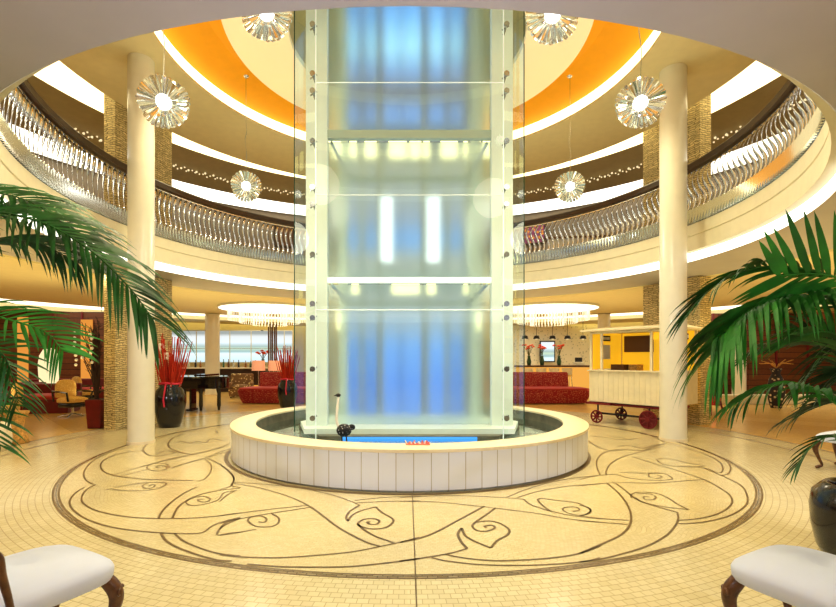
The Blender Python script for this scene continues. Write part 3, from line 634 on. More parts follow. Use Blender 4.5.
# ================================================================ pendants
def pendant_parts(t, drop):
    MB().ball((0, 0, 0), .09, 16, 10).build('bulb', 'bulb', t, smooth='all')
    first = None
    # three fans of long cut-glass blades round the bulb
    for fan, (n, tilt, r1, w) in enumerate(((26, R(8), .315, .032), (20, R(38), .30, .034), (20, R(-30), .30, .034))):
        b = MB(); b.add([(.07, .004, -w*.25), (.07, .004, w*.25), (r1*.96, .004, w*.9), (r1, .012, 0), (r1*.96, .004, -w*.9), (.07, -.012, 0), (r1*.97, -.014, 0)],
                        [(0, 4, 3, 2, 1), (0, 5, 6, 4), (1, 2, 6, 5), (2, 3, 6), (3, 4, 6), (0, 1, 5)])
        f0 = None
        for i in range(n):
            if f0 is None: f0 = b.build('crystal_blade', 'crystal', t); o = f0
            else: o = f0.copy(); COL.objects.link(o); o.parent = t
            # fan lies across the line of sight: blades turn about the y axis
            o.rotation_mode = 'XYZ'
            a = 2*pi*(i+.5*fan)/n
            import mathutils
            mt = mathutils.Matrix.Rotation(a, 4, 'Y') @ mathutils.Matrix.Rotation(tilt, 4, 'Z')
            o.rotation_euler = mt.to_euler()
    pts = [(0, 0, .30), (.01, 0, drop*.3), (-.02, 0, drop*.42), (.015, 0, drop*.5), (0, 0, drop*.6), (0, 0, drop)]
    MB().tube(crom(pts, 4), .006, 5).build('cord', 'steel', t)
    MB().lathe([(.001, drop-.02), (.03, drop-.03), (.06, drop), (.001, drop)], 16).build('canopy', 'chrome', t, smooth=True)
def pendant(px, py, Z, top, label, en=45):
    t = thing('crystal_pendant', label, 'pendant light', W(px, py, Z)); pendant_parts(t, top-t.location[2])
    l = bpy.data.lights.new('pendant_lamp', 'POINT'); l.energy = en; l.color = (1, .90, .70); l.shadow_soft_size = .35
    o = bpy.data.objects.new('pendant_lamp', l); COL.objects.link(o); o.location = (t.location[0]*.93, t.location[1]-.1, t.location[2]-1.0)
pendant(163.5, 102, 5.75, 7.1, 'large sunburst crystal pendant in front of the left white column')
pendant(640.5, 103, 6.0, 7.1, 'large sunburst crystal pendant beside the right white column')
pendant(246, 186, 9.42, 7.22, 'small sunburst crystal pendant hanging left of the glass shaft')
pendant(570, 186.5, 9.42, 7.22, 'small sunburst crystal pendant hanging right of the glass shaft')
pendant(266, 12, 5.5, 6.9, 'crystal pendant half hidden by the near ceiling edge, left of the shaft')
pendant(553, 14, 5.3, 6.9, 'crystal pendant half hidden by the near ceiling edge, right of the shaft')
# crystal garland below the upper ceiling
g = MB()
for i in range(560):
    a = -R(140)+R(280)*i/560; r = 9.2+.06*sin(i*1.7)
    g.ball((r*sin(a), r*cos(a), 7.3+.04*sin(i*2.3)), .026 if i % 3 else .036, 5, 3)
o = g.build('crystal_garland', 'lampw'); tag(o, 'thin sparkling crystal garland running round the upper gallery ceiling', 'garland')
o['kind'] = 'stuff'
# ================================================================ white upholstered armchairs in front
def cabriole(h, sx, sy, s=1.0):
    """curved carved leg, knee swelling outwards along (sx, sy)"""
    pts = [(0, 0, h), (.022*sx, .022*sy, h-.03), (.045*sx, .045*sy, h-.09), (.042*sx, .042*sy, h-.16), (.02*sx, .02*sy, h-.25), (-.005*sx, -.005*sy, h-.34), (.012*sx, .012*sy, .03), (.045*sx, .045*sy, .012)]
    rs = [.030, .036, .037, .030, .021, .016, .022, .018]
    q = crom([p+(r*s,) for p, r in zip(pts, rs)], 4)
    m = MB().tube([p[:3] for p in q], [p[3] for p in q], 10)
    # carved scroll on the knee
    for k in (-1, 1):
        sp = []
        for i in range(14):
            a = i*.55; rr = .024*(1-i/16)
            sp.append((.038*sx+rr*cos(a)*(-sy)*.9+.012*k*sy+.022*sx, .038*sy+rr*cos(a)*sx*.9-.012*k*sx+.022*sy, h-.085+rr*sin(a)))
        m.tube(sp, .0065, 5)
    return m
def armchair(loc, rz, label, mirror=1):
    t = thing('carved_armchair', label, 'armchair', loc, rz)
    MB().cushion((0, 0, .375), .60, .60, .105, dome=.38).build('seat', 'uph', t, smooth='all')
    MB().box((0, 0, .385), (.50, .50, .035)).build('seat_rail', 'carved', t, bevel=.01)
    for sx, sy in ((-1, 1), (1, 1), (-1, -1), (1, -1)):
        o = cabriole(.395, sx, sy).build('leg', 'carved', t, smooth='all'); o.location = (sx*.222, sy*.222, 0)
    for s in (-1, 1):
        q = crom([(s*.285, -.18, .42, .013), (s*.288, -.195, .50, .015), (s*.30, -.22, .60, .017), (s*.305, -.235, .68, .019), (s*.30, -.27, .71, .019), (s*.29, -.31, .70, .018)], 4)
        MB().tube([p[:3] for p in q], [p[3] for p in q], 10).build('arm', 'carved', t, smooth='all')
    o = MB().cushion((0, 0, 0), .50, .52, .09, dome=.3).build('backrest', 'uph', t, smooth='all'); o.location = (0, -.27, .76); o.rotation_euler = (R(82), 0, 0)
    f = [(-.29, -.28, .38), (-.30, -.30, .75), (-.27, -.33, 1.05), (0, -.36, 1.16), (.27, -.33, 1.05), (.30, -.30, .75), (.29, -.28, .38)]
    MB().tube(crom(f, 5), .024, 8).build('back_frame', 'carved', t, smooth='all')
    return t
# front right corner at (-1.5, y 2.37 ahead); chair looks towards the fountain
cc = armchair((-1.85, CY+2.26, 0), R(-27), 'white upholstered armchair with carved legs in the near left corner')
cc = armchair((2.005, CY+2.26, 0), R(27), 'white upholstered armchair with carved legs in the near right corner')
cc = armchair((5.95, CY+6.25, 0), R(25), 'cream seated carved armchair beyond the black vase at right')

# ================================================================ palms
def leaf(m, base, d, L, w, droop, n=6):
    l = sqrt(sum(q*q for q in d)) or 1; d = [q/l for q in d]
    p = list(base); vs = []
    for i in range(n+1):
        u = i/n; ww = w*(min(1, .35+u*3)*(1-u**2.2)**.8 if u < 1 else 0)*.5
        # the blade lies across its own direction, tipped a little off level
        sx, sy = d[1], -d[0]; ls = sqrt(sx*sx+sy*sy)
        if ls > .15: sx, sy = sx/ls, sy/ls
        elif i == 0: sx, sy = 1, 0
        else: sx, sy = ps
        ps = (sx, sy)
        vs += [(p[0]-sx*ww*.85, p[1]-sy*ww*.85, p[2]+ww*.85), (p[0]+sx*ww*.85, p[1]+sy*ww*.85, p[2]-ww*.85)]
        st = L/n
        p = [p[k]+d[k]*st for k in range(3)]
        d = [d[0], d[1], d[2]-droop/n*(.4+1.2*u)]; l = sqrt(sum(q*q for q in d)); d = [q/l for q in d]
    m.add(vs, [(2*i, 2*i+1, 2*i+3, 2*i+2) for i in range(n)])
def frond(t, pts, n, L, w, mat, droop=.9, spread=.9, start=.25, up=.4, jit=.10, lean=.62):
    """arching frond: midrib along pts, blades in pairs"""
    q = crom(pts, 8); m = MB()
    N_ = len(q)
    m.tube(q, [.011*(1-.75*i/N_) for i in range(N_)], 5)
    for i in range(n):
        u = start+(1-start)*i/(n-1); k = u*(N_-1); a = int(min(k, N_-2)); fr = k-a
        b = [q[a][j]*(1-fr)+q[a+1][j]*fr for j in range(3)]
        tg = [q[a+1][j]-q[a][j] for j in range(3)]; l = sqrt(sum(c*c for c in tg)) or 1; tg = [c/l for c in tg]
        ac = (-tg[1], tg[0], 0); la = sqrt(ac[0]**2+ac[1]**2) or 1; ac = [ac[0]/la, ac[1]/la, 0]
        nz = [-ac[1]*tg[2], ac[0]*tg[2], ac[1]*tg[0]-ac[0]*tg[1]]
        if nz[2] < 0: nz = [-c for c in nz]
        v = (u-start)/(1-start)
        LL = L*(.62+.38*sin(pi*min(1, .12+v*.8)))
        for s in (-1, 1):
            j = [random.uniform(-jit, jit) for _ in range(3)]
            vv = up if s > 0 else -up*.35
            d = [tg[k]*(lean+.5*v)+s*ac[k]*spread+nz[k]*vv+j[k] for k in range(3)]
            leaf(m, b, d, LL*random.uniform(.85, 1.08), w*random.uniform(.85, 1.1), droop*random.uniform(.75, 1.25))
    return m.build('frond', mat, t, world=True)
def fr2(t, px, n, L, w, mat, **k): return frond(t, [W(*p) for p in px], n, L, w, mat, **k)
# left palm, rooted in a pot just outside the view
lp = thing('potted_palm', 'large arching palm reaching in from the left edge', 'palm', (-4.1, CY+3.3, 0))
MB().lathe([(.001, 0), (.2, 0), (.30, .2), (.33, .4), (.27, .54), (.29, .57), (.25, .57), (.24, .52), (.001, .52)], 32).build('pot', 'vase', lp, smooth=True)
MB().lathe([(.001, .525), (.238, .525)], 24).build('soil', 'soil', lp)
for k in range(7):
    a = k*.9; MB().tube([(.06*cos(a), .06*sin(a), .5), (.09*cos(a), .09*sin(a), .9), (.13*cos(a), .13*sin(a)*.8, 1.3)], [.02, .016, .012], 6).build('stem', 'stem', lp)
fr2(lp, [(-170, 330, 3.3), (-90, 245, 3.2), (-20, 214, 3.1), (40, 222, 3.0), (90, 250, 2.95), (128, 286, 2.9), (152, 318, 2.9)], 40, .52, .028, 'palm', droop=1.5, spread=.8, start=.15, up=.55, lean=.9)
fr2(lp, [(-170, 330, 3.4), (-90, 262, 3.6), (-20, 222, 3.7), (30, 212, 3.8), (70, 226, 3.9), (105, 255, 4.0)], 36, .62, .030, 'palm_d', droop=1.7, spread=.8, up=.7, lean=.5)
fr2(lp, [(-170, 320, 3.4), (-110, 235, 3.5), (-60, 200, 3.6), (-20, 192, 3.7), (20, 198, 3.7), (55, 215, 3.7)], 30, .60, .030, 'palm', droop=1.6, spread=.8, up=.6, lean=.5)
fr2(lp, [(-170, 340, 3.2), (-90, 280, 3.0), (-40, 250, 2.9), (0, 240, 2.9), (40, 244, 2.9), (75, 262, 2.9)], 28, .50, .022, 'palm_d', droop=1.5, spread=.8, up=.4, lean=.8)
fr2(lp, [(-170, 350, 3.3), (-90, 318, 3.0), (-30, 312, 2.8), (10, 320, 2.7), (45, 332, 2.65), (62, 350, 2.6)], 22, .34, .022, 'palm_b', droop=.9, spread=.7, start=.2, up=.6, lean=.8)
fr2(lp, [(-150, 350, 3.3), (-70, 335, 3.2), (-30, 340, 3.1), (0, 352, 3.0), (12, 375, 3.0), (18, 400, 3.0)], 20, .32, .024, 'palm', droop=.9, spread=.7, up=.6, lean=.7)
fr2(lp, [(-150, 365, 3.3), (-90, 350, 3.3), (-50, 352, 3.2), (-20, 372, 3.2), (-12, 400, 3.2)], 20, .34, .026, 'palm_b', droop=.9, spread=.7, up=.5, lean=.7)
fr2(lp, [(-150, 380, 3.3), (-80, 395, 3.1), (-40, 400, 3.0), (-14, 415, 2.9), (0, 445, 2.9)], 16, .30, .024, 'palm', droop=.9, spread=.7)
# right palm in the black vase
rx, ry, _ = G(870, 3.38)
rp = thing('potted_palm', 'arching palm growing from the big black vase at the right edge', 'palm', (rx, ry, .50))
MB().lathe([(.001, 0), (.20, 0), (.20, .012), (.001, .012)], 24).build('soil', 'soil', rp)
rv = thing('black_vase', 'big black glazed vase at the right edge behind the near armchair', 'vase', (rx, ry, 0))
MB().lathe([(.001, 0), (.25, 0), (.30, .10), (.33, .25), (.34, .40), (.325, .50), (.27, .56), (.25, .575), (.225, .575), (.22, .53), (.22, .40), (.001, .40)], 48).build('body', 'vase', rv, smooth='all')
S0 = (866, 482, 3.42)
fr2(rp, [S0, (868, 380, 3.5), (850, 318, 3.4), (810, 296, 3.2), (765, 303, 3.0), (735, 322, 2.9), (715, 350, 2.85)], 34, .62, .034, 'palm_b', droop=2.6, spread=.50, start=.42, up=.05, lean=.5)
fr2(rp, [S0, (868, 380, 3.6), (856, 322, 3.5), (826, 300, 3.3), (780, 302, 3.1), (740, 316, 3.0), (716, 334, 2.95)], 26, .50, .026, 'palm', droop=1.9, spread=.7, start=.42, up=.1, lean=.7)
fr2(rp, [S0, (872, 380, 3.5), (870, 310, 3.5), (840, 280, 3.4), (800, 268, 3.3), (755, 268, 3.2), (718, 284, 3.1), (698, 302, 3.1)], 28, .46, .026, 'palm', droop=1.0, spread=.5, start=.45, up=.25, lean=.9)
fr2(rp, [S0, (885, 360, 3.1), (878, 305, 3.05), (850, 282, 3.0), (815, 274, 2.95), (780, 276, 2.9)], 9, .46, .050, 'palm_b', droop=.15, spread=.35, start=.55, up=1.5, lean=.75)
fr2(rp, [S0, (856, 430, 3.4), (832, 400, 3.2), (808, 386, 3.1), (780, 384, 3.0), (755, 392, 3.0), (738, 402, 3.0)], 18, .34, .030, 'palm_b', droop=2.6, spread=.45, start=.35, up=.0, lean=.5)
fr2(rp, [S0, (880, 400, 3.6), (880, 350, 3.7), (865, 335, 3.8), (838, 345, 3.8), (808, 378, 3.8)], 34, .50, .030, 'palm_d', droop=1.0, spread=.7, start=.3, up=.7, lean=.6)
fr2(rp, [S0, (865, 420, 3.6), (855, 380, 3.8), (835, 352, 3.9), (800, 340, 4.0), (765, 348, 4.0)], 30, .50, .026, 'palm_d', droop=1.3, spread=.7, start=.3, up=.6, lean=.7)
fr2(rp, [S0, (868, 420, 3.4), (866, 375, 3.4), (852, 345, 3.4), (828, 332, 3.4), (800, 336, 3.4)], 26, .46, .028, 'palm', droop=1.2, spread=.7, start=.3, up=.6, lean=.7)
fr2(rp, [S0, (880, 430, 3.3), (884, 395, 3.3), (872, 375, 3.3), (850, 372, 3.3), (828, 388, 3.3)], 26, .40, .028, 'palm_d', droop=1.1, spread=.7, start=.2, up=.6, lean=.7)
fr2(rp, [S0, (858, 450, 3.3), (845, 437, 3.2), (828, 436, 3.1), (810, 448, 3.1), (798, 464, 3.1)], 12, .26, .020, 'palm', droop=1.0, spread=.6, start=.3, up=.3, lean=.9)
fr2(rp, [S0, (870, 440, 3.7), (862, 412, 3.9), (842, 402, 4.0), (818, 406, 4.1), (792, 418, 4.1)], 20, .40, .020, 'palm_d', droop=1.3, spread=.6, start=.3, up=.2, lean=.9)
# ================================================================ canes in black jars
def cane_jar(x, y, s, label, seed, cl):
    random.seed(seed)
    t = thing('cane_jar', label, 'vase', (x, y, 0))
    MB().lathe([(.001, 0), (.20*s, 0), (.24*s, .10*s), (.30*s, .40*s), (.31*s, .62*s), (.27*s, .78*s), (.20*s, .86*s), (.22*s, .90*s), (.18*s, .90*s), (.17*s, .80*s), (.17*s, .5*s), (.001, .5*s)], 40).build('jar', 'vase', t, smooth='all')
    ct = thing('red_cane_arrangement', 'sheaf of slim red canes in the jar'+cl, 'canes', (x, y, 0))
    for k in range(66):
        a = random.uniform(0, 2*pi); r0 = random.uniform(0, .12)*s; l = random.uniform(.8, 1.35)*s; sp = random.uniform(.05, .36)*s
        b = (r0*cos(a), r0*sin(a), .52*s); e = (b[0]+sp*cos(a+.4), b[1]+sp*sin(a+.4), .65*s+l)
        mid = tuple((b[i]+e[i])/2+random.uniform(-.02, .02) for i in range(3))
        o = MB().tube([b, mid, e], [.012*s, .011*s, .008*s], 5).build('cane', 'red_stick', ct)
    MB().tube([(.205*s*cos(a), .205*s*sin(a), (.93+.012*sin(3*a))*s) for a in [2*pi*i/24 for i in range(25)]], .022*s, 6).build('rope', 'redrope', ct)
    MB().tube([(.03*s, -.23*s, .92*s), (.04*s, -.31*s, .75*s), (.03*s, -.33*s, .60*s), (.05*s, -.335*s, .45*s)], .018*s, 6).build('rope_tail', 'redrope', ct)
    return t
x, y, _ = G(170, 10.25)
cane_jar(x, y, 1.03, 'big glazed black jar holding red canes beside the left white column', 3, ' beside the left white column')
x, y, _ = G(287.5, 14.0); cane_jar(x, y, .95, 'black jar holding red canes further back, against the left edge of the shaft', 5, ' at the left edge of the shaft')
fl = thing('blossom_spray', 'cream blossoms among the red canes beside the left column', 'flowers', W(165, 372, 10.25))
for k, (px, py) in enumerate(((161, 347), (158, 362), (166, 356))):
    c = W(px, py, 10.1); m = MB()
    for a in range(6): m.ball((c[0]+.05*cos(a*1.05), c[1], c[2]+.05*sin(a*1.05)), .035, 8, 5, (1, .4, 1))
    m.build('blossom', 'whiteflower', fl, world=True)
    MB().tube([W(166, 395, 10.25), c], .005, 4).build('stem', 'stem', fl, world=True)

# ================================================================ grand piano
x, y, _ = G(231, 13.6)
pn = thing('grand_piano', 'black grand piano with its lid down behind the jar of red canes', 'piano', (x, y, 0))
out = [(-1.75, -.72), (-1.75, .72), (-1.1, .74), (-.7, .70), (-.35, .45), (-.12, .12), (0, -.15), (0, -.42), (-.12, -.62), (-.35, -.72)]
out = [(a, b) for a, b in crom(out+[out[0]], 4)][:-1]
MB().prism(out[::-1], .66, .96).build('case', 'black', pn, bevel=.01)
MB().prism([(a*1.01-.0, b*1.02) for a, b in out][::-1], .965, .995).build('lid', 'black', pn, bevel=.005)
MB().box((-1.84, 0, .73), (.26, 1.4, .06)).build('keybed', 'black', pn, bevel=.008)
kb = MB()
for i in range(52): kb.box((-1.86, -.62+i*.0238, .772), (.15, .021, .02))
kb.build('white_keys', 'uph', pn)
kb = MB()
for i in range(36): kb.box((-1.82, -.60+i*.034, .79), (.09, .011, .02))
kb.build('black_keys', 'blackm', pn)
for a, b in ((-1.6, .5), (-.68, -.45), (-.25, -.25)):
    MB().lathe([(.001, .03), (.035, .03), (.04, .10), (.055, .16), (.05, .5), (.075, .6), (.08, .66), (.001, .66)], 14, c=(a, b, 0)).build('leg', 'black', pn, smooth=True)
    MB().tube([(a-.02, b, .03), (a+.02, b, .03)], .03, 10).build('caster', 'steel', pn)
MB().box((-1.0, -.25, .35), (.06, .30, .62)).build('pedal_lyre', 'black', pn)
MB().box((-1.0, -.30, .045), (.16, .40, .05)).build('pedal_box', 'black', pn)
MB().box((-.66, -.1, 1.03), (.34, .9, .05)).build('music_desk', 'black', pn)
# ================================================================ red sofas
def sofa(x0, x1, Z, label, flip=1):
    cx_ = (x0+x1)/2; w = abs(x1-x0)
    t = thing('red_sofa', label, 'sofa', (cx_, CY+Z+.5, 0))
    def plan(ww, dd, k=6):
        o = []
        for i in range(40):
            a = 2*pi*i/40; c, s = cos(a), sin(a)
            o.append((ww/2*abs(c)**(.35)*(1 if c > 0 else -1), dd/2*abs(s)**(.5)*(1 if s > 0 else -1)))
        return o
    m = MB(); secs = [(.86, 0.02), (.94, .20), (1.0, .40), (.985, .46)]
    base = plan(w, 1.1); vs = []
    for k, z in secs: vs += [(a*(1-(1-k)*.9*1.1/w*2), b*k, z) for a, b in base]
    n = 40; fs = [(q*n+i, q*n+(i+1) % n, (q+1)*n+(i+1) % n, (q+1)*n+i) for q in range(3) for i in range(n)]
    fs += [tuple(reversed(range(n))), tuple(3*n+i for i in range(n))]
    m.add(vs, fs).build('base', 'sofa_red', t, smooth=True)
    MB().cushion((0, -.05, .45), w*.95, .95, .09, dome=.2, p=8).build('seat', 'seat_red', t, smooth='all')
    b = plan(w-.65, .28)
    m = MB(); n = 40; vs = [(a+flip*.33-.1*flip, c+.32, .46) for a, c in b]+[(a*1.0+flip*.33-.1*flip, c+.42, .98) for a, c in b]+[(a*.98+flip*.33-.1*flip, c*.8+.43, 1.03) for a, c in b]
    m.add(vs, [(q*n+i, q*n+(i+1) % n, (q+1)*n+(i+1) % n, (q+1)*n+i) for q in range(2) for i in range(n)]+[tuple(2*n+i for i in range(n)), tuple(reversed(range(n)))])
    m.build('backrest', 'sofa_red', t, smooth=True)
    return t
sofa(G(239, 15.8)[0], G(239, 15.8)[0]+3.0, 15.4, 'red patterned sofa left of the glass shaft', 1)
sofa(G(588, 15.8)[0]-3.4, G(588, 15.8)[0], 15.3, 'red patterned sofa right of the glass shaft', -1)

# ================================================================ white trolley kiosk
A = (4.3, 11.0+CY); ang = atan2(-1.4, 1.02); LN = 1.80; DP = 1.4
tr = thing('trolley_kiosk', 'white boarded kiosk cart on maroon iron wheels behind the right white column', 'cart', (A[0], A[1], 0), ang)
# local: x along the front, y to the back
ZB, ZS, ZTT = .50, 1.21, 2.13
def sb(c, d, name, mat, **k): return MB().box(c, d).build(name, mat, tr, **k)
def boards(c, d, axis, name):
    n = max(2, int(d[axis]/.115)); m = MB(); st = d[axis]/n
    for i in range(n):
        cc_ = list(c); dd = list(d); cc_[axis] = c[axis]-d[axis]/2+st*(i+.5); dd[axis] = st-.004
        m.box(cc_, dd)
    o = m.build(name, 'cart', tr)
    return o
boards((LN/2, .02, (ZB+ZS)/2), (LN, .04, ZS-ZB), 0, 'front_boards')
boards((LN-.02, DP/2, (ZB+ZS)/2), (.04, DP-.08, ZS-ZB), 1, 'end_boards')
boards((.02, DP/2, (ZB+ZS)/2), (.04, DP-.08, ZS-ZB), 1, 'end_boards')
sb((LN/2, DP-.02, (ZB+ZTT)/2), (LN-.08, .04, ZTT-ZB), 'back_wall', 'cart_yellow')
sb((LN/2, DP/2, ZB+.02), (LN-.1, DP-.1, .04), 'floor_board', 'brown')
sb((LN/2, .03, ZS+.015), (LN+.06, .14, .03), 'counter', 'cart')
sb((LN-.03, DP/2, ZS+.015), (.10, DP-.16, .03), 'counter', 'cart')
for px_, py_ in ((.03, .03), (LN-.03, .03), (.03, DP-.05), (LN-.03, DP-.05), (.30, .03), (LN*.80, .03)):
    sb((px_, py_, (ZS+ZTT)/2+.015), (.05, .05, ZTT-ZS-.03), 'post', 'cart')
sb((LN/2, .03, ZTT-.03), (LN-.1, .05, .05), 'lintel', 'cart')
MB().add([(-.14, -.16, ZTT), (LN+.14, -.16, ZTT), (LN+.14, DP+.12, ZTT), (-.14, DP+.12, ZTT), (-.14, -.16, ZTT+.035), (LN+.14, -.16, ZTT+.035), (LN+.14, DP+.12, ZTT+.035), (-.14, DP+.12, ZTT+.035), (.05, DP*.5, ZTT+.13), (LN-.05, DP*.5, ZTT+.13)],
         [(3, 2, 1, 0), (0, 1, 5, 4), (1, 2, 6, 5), (2, 3, 7, 6), (3, 0, 4, 7), (4, 5, 9, 8), (6, 7, 8, 9), (5, 6, 9), (7, 4, 8)]).build('roof', 'cart', tr)
sb((.03, DP/2, (ZS+ZTT)/2+.02), (.03, DP-.14, ZTT-ZS-.05), 'end_wall', 'cart_yellow')
o = sb((.055, .62, 1.99), (.02, .36, .13), 'sign', 'blackm')
MB().box((.068, .62, 1.99), (.01, .28, .07)).build('sign_plate', 'uph', o)
o = sb((.48, DP-.06, 1.86), (.72, .03, .40), 'menu_board', 'brown')
o = sb((LN-.01, .75, 1.98), (.03, .30, .13), 'sign', 'blackm')
MB().box((LN+.01, .75, 1.98), (.02, .23, .075)).build('sign_plate', 'uph', o)
o = sb((1.52, .10, 1.98), (.22, .02, .15), 'sign', 'cart_yellow')
sb((.055, .62, 1.66), (.02, .34, .34), 'poster', 'uph')
sb((.30, .85, 1.29), (.34, .3, .14), 'box', 'brown')
sb((.62, .95, 1.29), (.20, .3, .14), 'box', 'straw')
# maroon chassis
sb((.25, .45, .46), (.62, 1.0, .05), 'chassis', 'maroon')
sb((LN/2+.2, .5, .455), (LN-.4, .9, .05), 'chassis', 'maroon')
sb((LN*.5, .25, .21), (LN*.9, .04, .04), 'axle_bar', 'blackm')
def wheel(x, y, r, solid=False):
    m = MB(); n = 24
    rim = [(x+r*cos(2*pi*i/n), y, r+r*sin(2*pi*i/n)) for i in range(n+1)]
    m.tube([(x+(r-.02)*cos(2*pi*i/n), y, r+(r-.02)*sin(2*pi*i/n)) for i in range(n+1)], .02, 6)
    m.tube([(x, y-.04, r), (x, y+.04, r)], r*.27, 12)
    w_ = m.build('wheel', 'maroon', tr)
    s_ = MB()
    for k in range(8):
        a = 2*pi*k/8; s_.tube([(x+r*.2*cos(a), y, r+r*.2*sin(a)), (x+(r-.03)*cos(a), y, r+(r-.03)*sin(a))], .02, 5)
    s_.build('spokes', 'maroon', w_)
    if solid: MB().tube([(x, y+.01, r), (x, y+.03, r)], r*.88, 20).build('hub_disc', 'maroon', w_)
    MB().tube([(x, y, r), (x, y+.06, r), (x, y+.06, .44)], .02, 5).build('axle_bracket', 'blackm', w_)
wheel(.20, -.02, .155); wheel(.25, .95, .155); wheel(1.38, .0, .20, True); wheel(1.45, .98, .20, True)
# ================================================================ lounge behind, left
def swivel(x, y, rz, label):
    t = thing('swivel_armchair', label, 'armchair', (x, y, 0), rz)
    MB().cushion((0, 0, .38), .56, .54, .12, dome=.3).build('seat', 'yellow_fab', t, smooth='all')
    m = MB().cushion((0, .26, .50), .50, .12, .42, dome=.1).build('backrest', 'yellow_fab', t, smooth='all')
    for s in (-1, 1):
        MB().tube([(s*.28, -.26, .42), (s*.32, -.28, .64), (s*.32, .0, .66), (s*.30, .30, .66), (s*.27, .30, .40)], .026, 6).build('arm', 'black', t, smooth=True)
    MB().cushion((0, 0, .26), .52, .50, .13, dome=0).build('shell', 'black', t, smooth='all')
    MB().tube([(0, 0, .05), (0, 0, .30)], .03, 8).build('pillar', 'chrome', t)
    for k in range(5):
        a = 2*pi*k/5; MB().tube([(0, 0, .08), (.16*cos(a), .16*sin(a), .05), (.31*cos(a), .31*sin(a), .015)], [.02, .018, .013], 6).build('foot', 'chrome', t)
    return t
x, y, _ = G(72.5, 12.0); swivel(x, y, 1.2, 'yellow swivel armchair with a chrome star foot, in front of the dark red booth')
x, y, _ = G(86, 14.4); swivel(x, y, 2.6, 'yellow armchair further back beside the blossoming branches')
x, y, _ = G(2, 10.0); swivel(x, y, -.6, 'yellow armchair at the left edge behind the palm leaves')
def booth(x, y, rz, w, label):
    t = thing('lounge_sofa', label, 'sofa', (x, y, 0), rz)
    MB().box((0, 0, .19), (w, .85, .38), taper=.94).build('base', 'leather_red', t, bevel=.02)
    MB().cushion((0, -.05, .38), w*.9, .75, .12, dome=.3, p=9).build('seat', 'seat_red', t, smooth='all')
    MB().box((0, .38, .48), (w, .16, .62)).build('backrest', 'leather_red', t, bevel=.04)
    for s in (-1, 1): MB().box((s*(w/2-.06), 0, .36), (.14, .85, .42)).build('arm', 'leather_red', t, bevel=.04)
    return t
x, y, _ = G(45, 13.0); booth(x, y, .25, 1.5, 'dark red leather lounge chair with a red cushion, left of the yellow swivel armchair')
x, y, _ = G(10, 13.6); booth(x, y, .35, 1.5, 'dark red leather lounge chair nearest the left edge')
x, y, _ = G(72, 16.2); booth(x, y, .1, 3.2, 'long dark red banquette against the brown wall at left')
x, y, _ = G(-24, 15.6); booth(x, y, .3, 1.8, 'dark red banquette below the amber wall strip at the left edge')
x, y, _ = G(98.2, 10.1)
t = thing('planter', 'dark red tapered planter beside the left stone pillar', 'planter', (x, y, 0))
MB().box((0, 0, .31), (.36, .36, .62), taper=.80).build('body', 'leather_red', t, bevel=.02)
MB().box((0, 0, .622), (.30, .30, .008)).build('soil', 'soil', t)
tb = thing('branch_arrangement', 'dark bare branches hung with pale blossoms in the red planter', 'branches', (x, y, .62))
random.seed(11); br = MB(); bl_ = []
for k in range(26):
    a = random.uniform(0, 2*pi); sp = random.uniform(.05, .42); a = random.uniform(pi*.85, pi*1.75); h = random.uniform(1.0, 1.75)
    pts = [(.05*cos(a), .05*sin(a), 0), (.08*cos(a)+random.uniform(-.06, .06), .08*sin(a), h*.4), (sp*.6*cos(a)+random.uniform(-.1, .1), sp*.6*sin(a), h*.75), (sp*cos(a), sp*sin(a), h)]
    q = crom(pts, 5); br.tube(q, [.014*(1-.6*i/len(q)) for i in range(len(q))], 5)
    for j in range(3):
        b = q[random.randint(7, len(q)-2)]; br.tube([b, (b[0]+random.uniform(-.16, .16), b[1]+random.uniform(-.16, .16), b[2]+random.uniform(.05, .25))], .005, 4)
    bl_.append(pts[3])
br.build('branches', 'branch', tb)
for (bx, bz0, nb) in ((-.36, 1.42, 4), (.02, 1.40, 7), (-.15, 1.1, 3), (-.30, .95, 3)):
    for j in range(nb): MB().ball((bx+random.uniform(-.03, .03), -.25, bz0-j*.10), .032, 8, 6).build('blossom', 'whiteflower', tb, smooth='all')
# table with cup between the chairs
x, y, _ = G(97, 12.9)
t = thing('side_table', 'low dark side table beside the left stone pillar', 'table', (x, y, 0))
MB().lathe([(.001, .60), (.34, .60), (.34, .63), (.001, .63)], 28).build('tabletop', 'black', t)
MB().lathe([(.001, 0), (.2, 0), (.2, .02), (.03, .04), (.03, .60)], 20).build('pedestal', 'chrome', t, smooth=True)
# straw side table (hourglass)
x, y, _ = G(13, 8.25)
t = thing('wicker_stool', 'hourglass straw wicker stool near the left edge', 'stool', (x, y, 0), 0)
MB().lathe([(.001, 0), (.23, 0), (.20, .12), (.15, .28), (.17, .42), (.23, .53), (.24, .56), (.001, .57)], 28).build('body', 'straw', t, smooth='all')
x, y, _ = G(-6, 7.6)
t = thing('wicker_stool', 'cream rounded wicker stool cut by the left edge', 'stool', (x, y, 0), 0)
MB().lathe([(.001, 0), (.2, 0), (.24, .15), (.22, .35), (.2, .45), (.001, .46)], 28).build('body', 'rim', t, smooth='all')
# egg lamp
x, y, _ = G(49, 15.0)
t = thing('egg_lamp', 'tall egg shaped cream floor lamp among the dark red sofas', 'lamp', (x, y, 0))
MB().lathe([(.001, .02), (.20, .02), (.20, .4), (.22, .5), (.27, .95), (.29, 1.3), (.25, 1.6), (.15, 1.8), (.001, 1.86)], 30).build('shade', 'lampw', t, smooth='all')
MB().lathe([(.001, 0), (.24, 0), (.24, .02), (.001, .02)], 24).build('base', 'blackm', t)
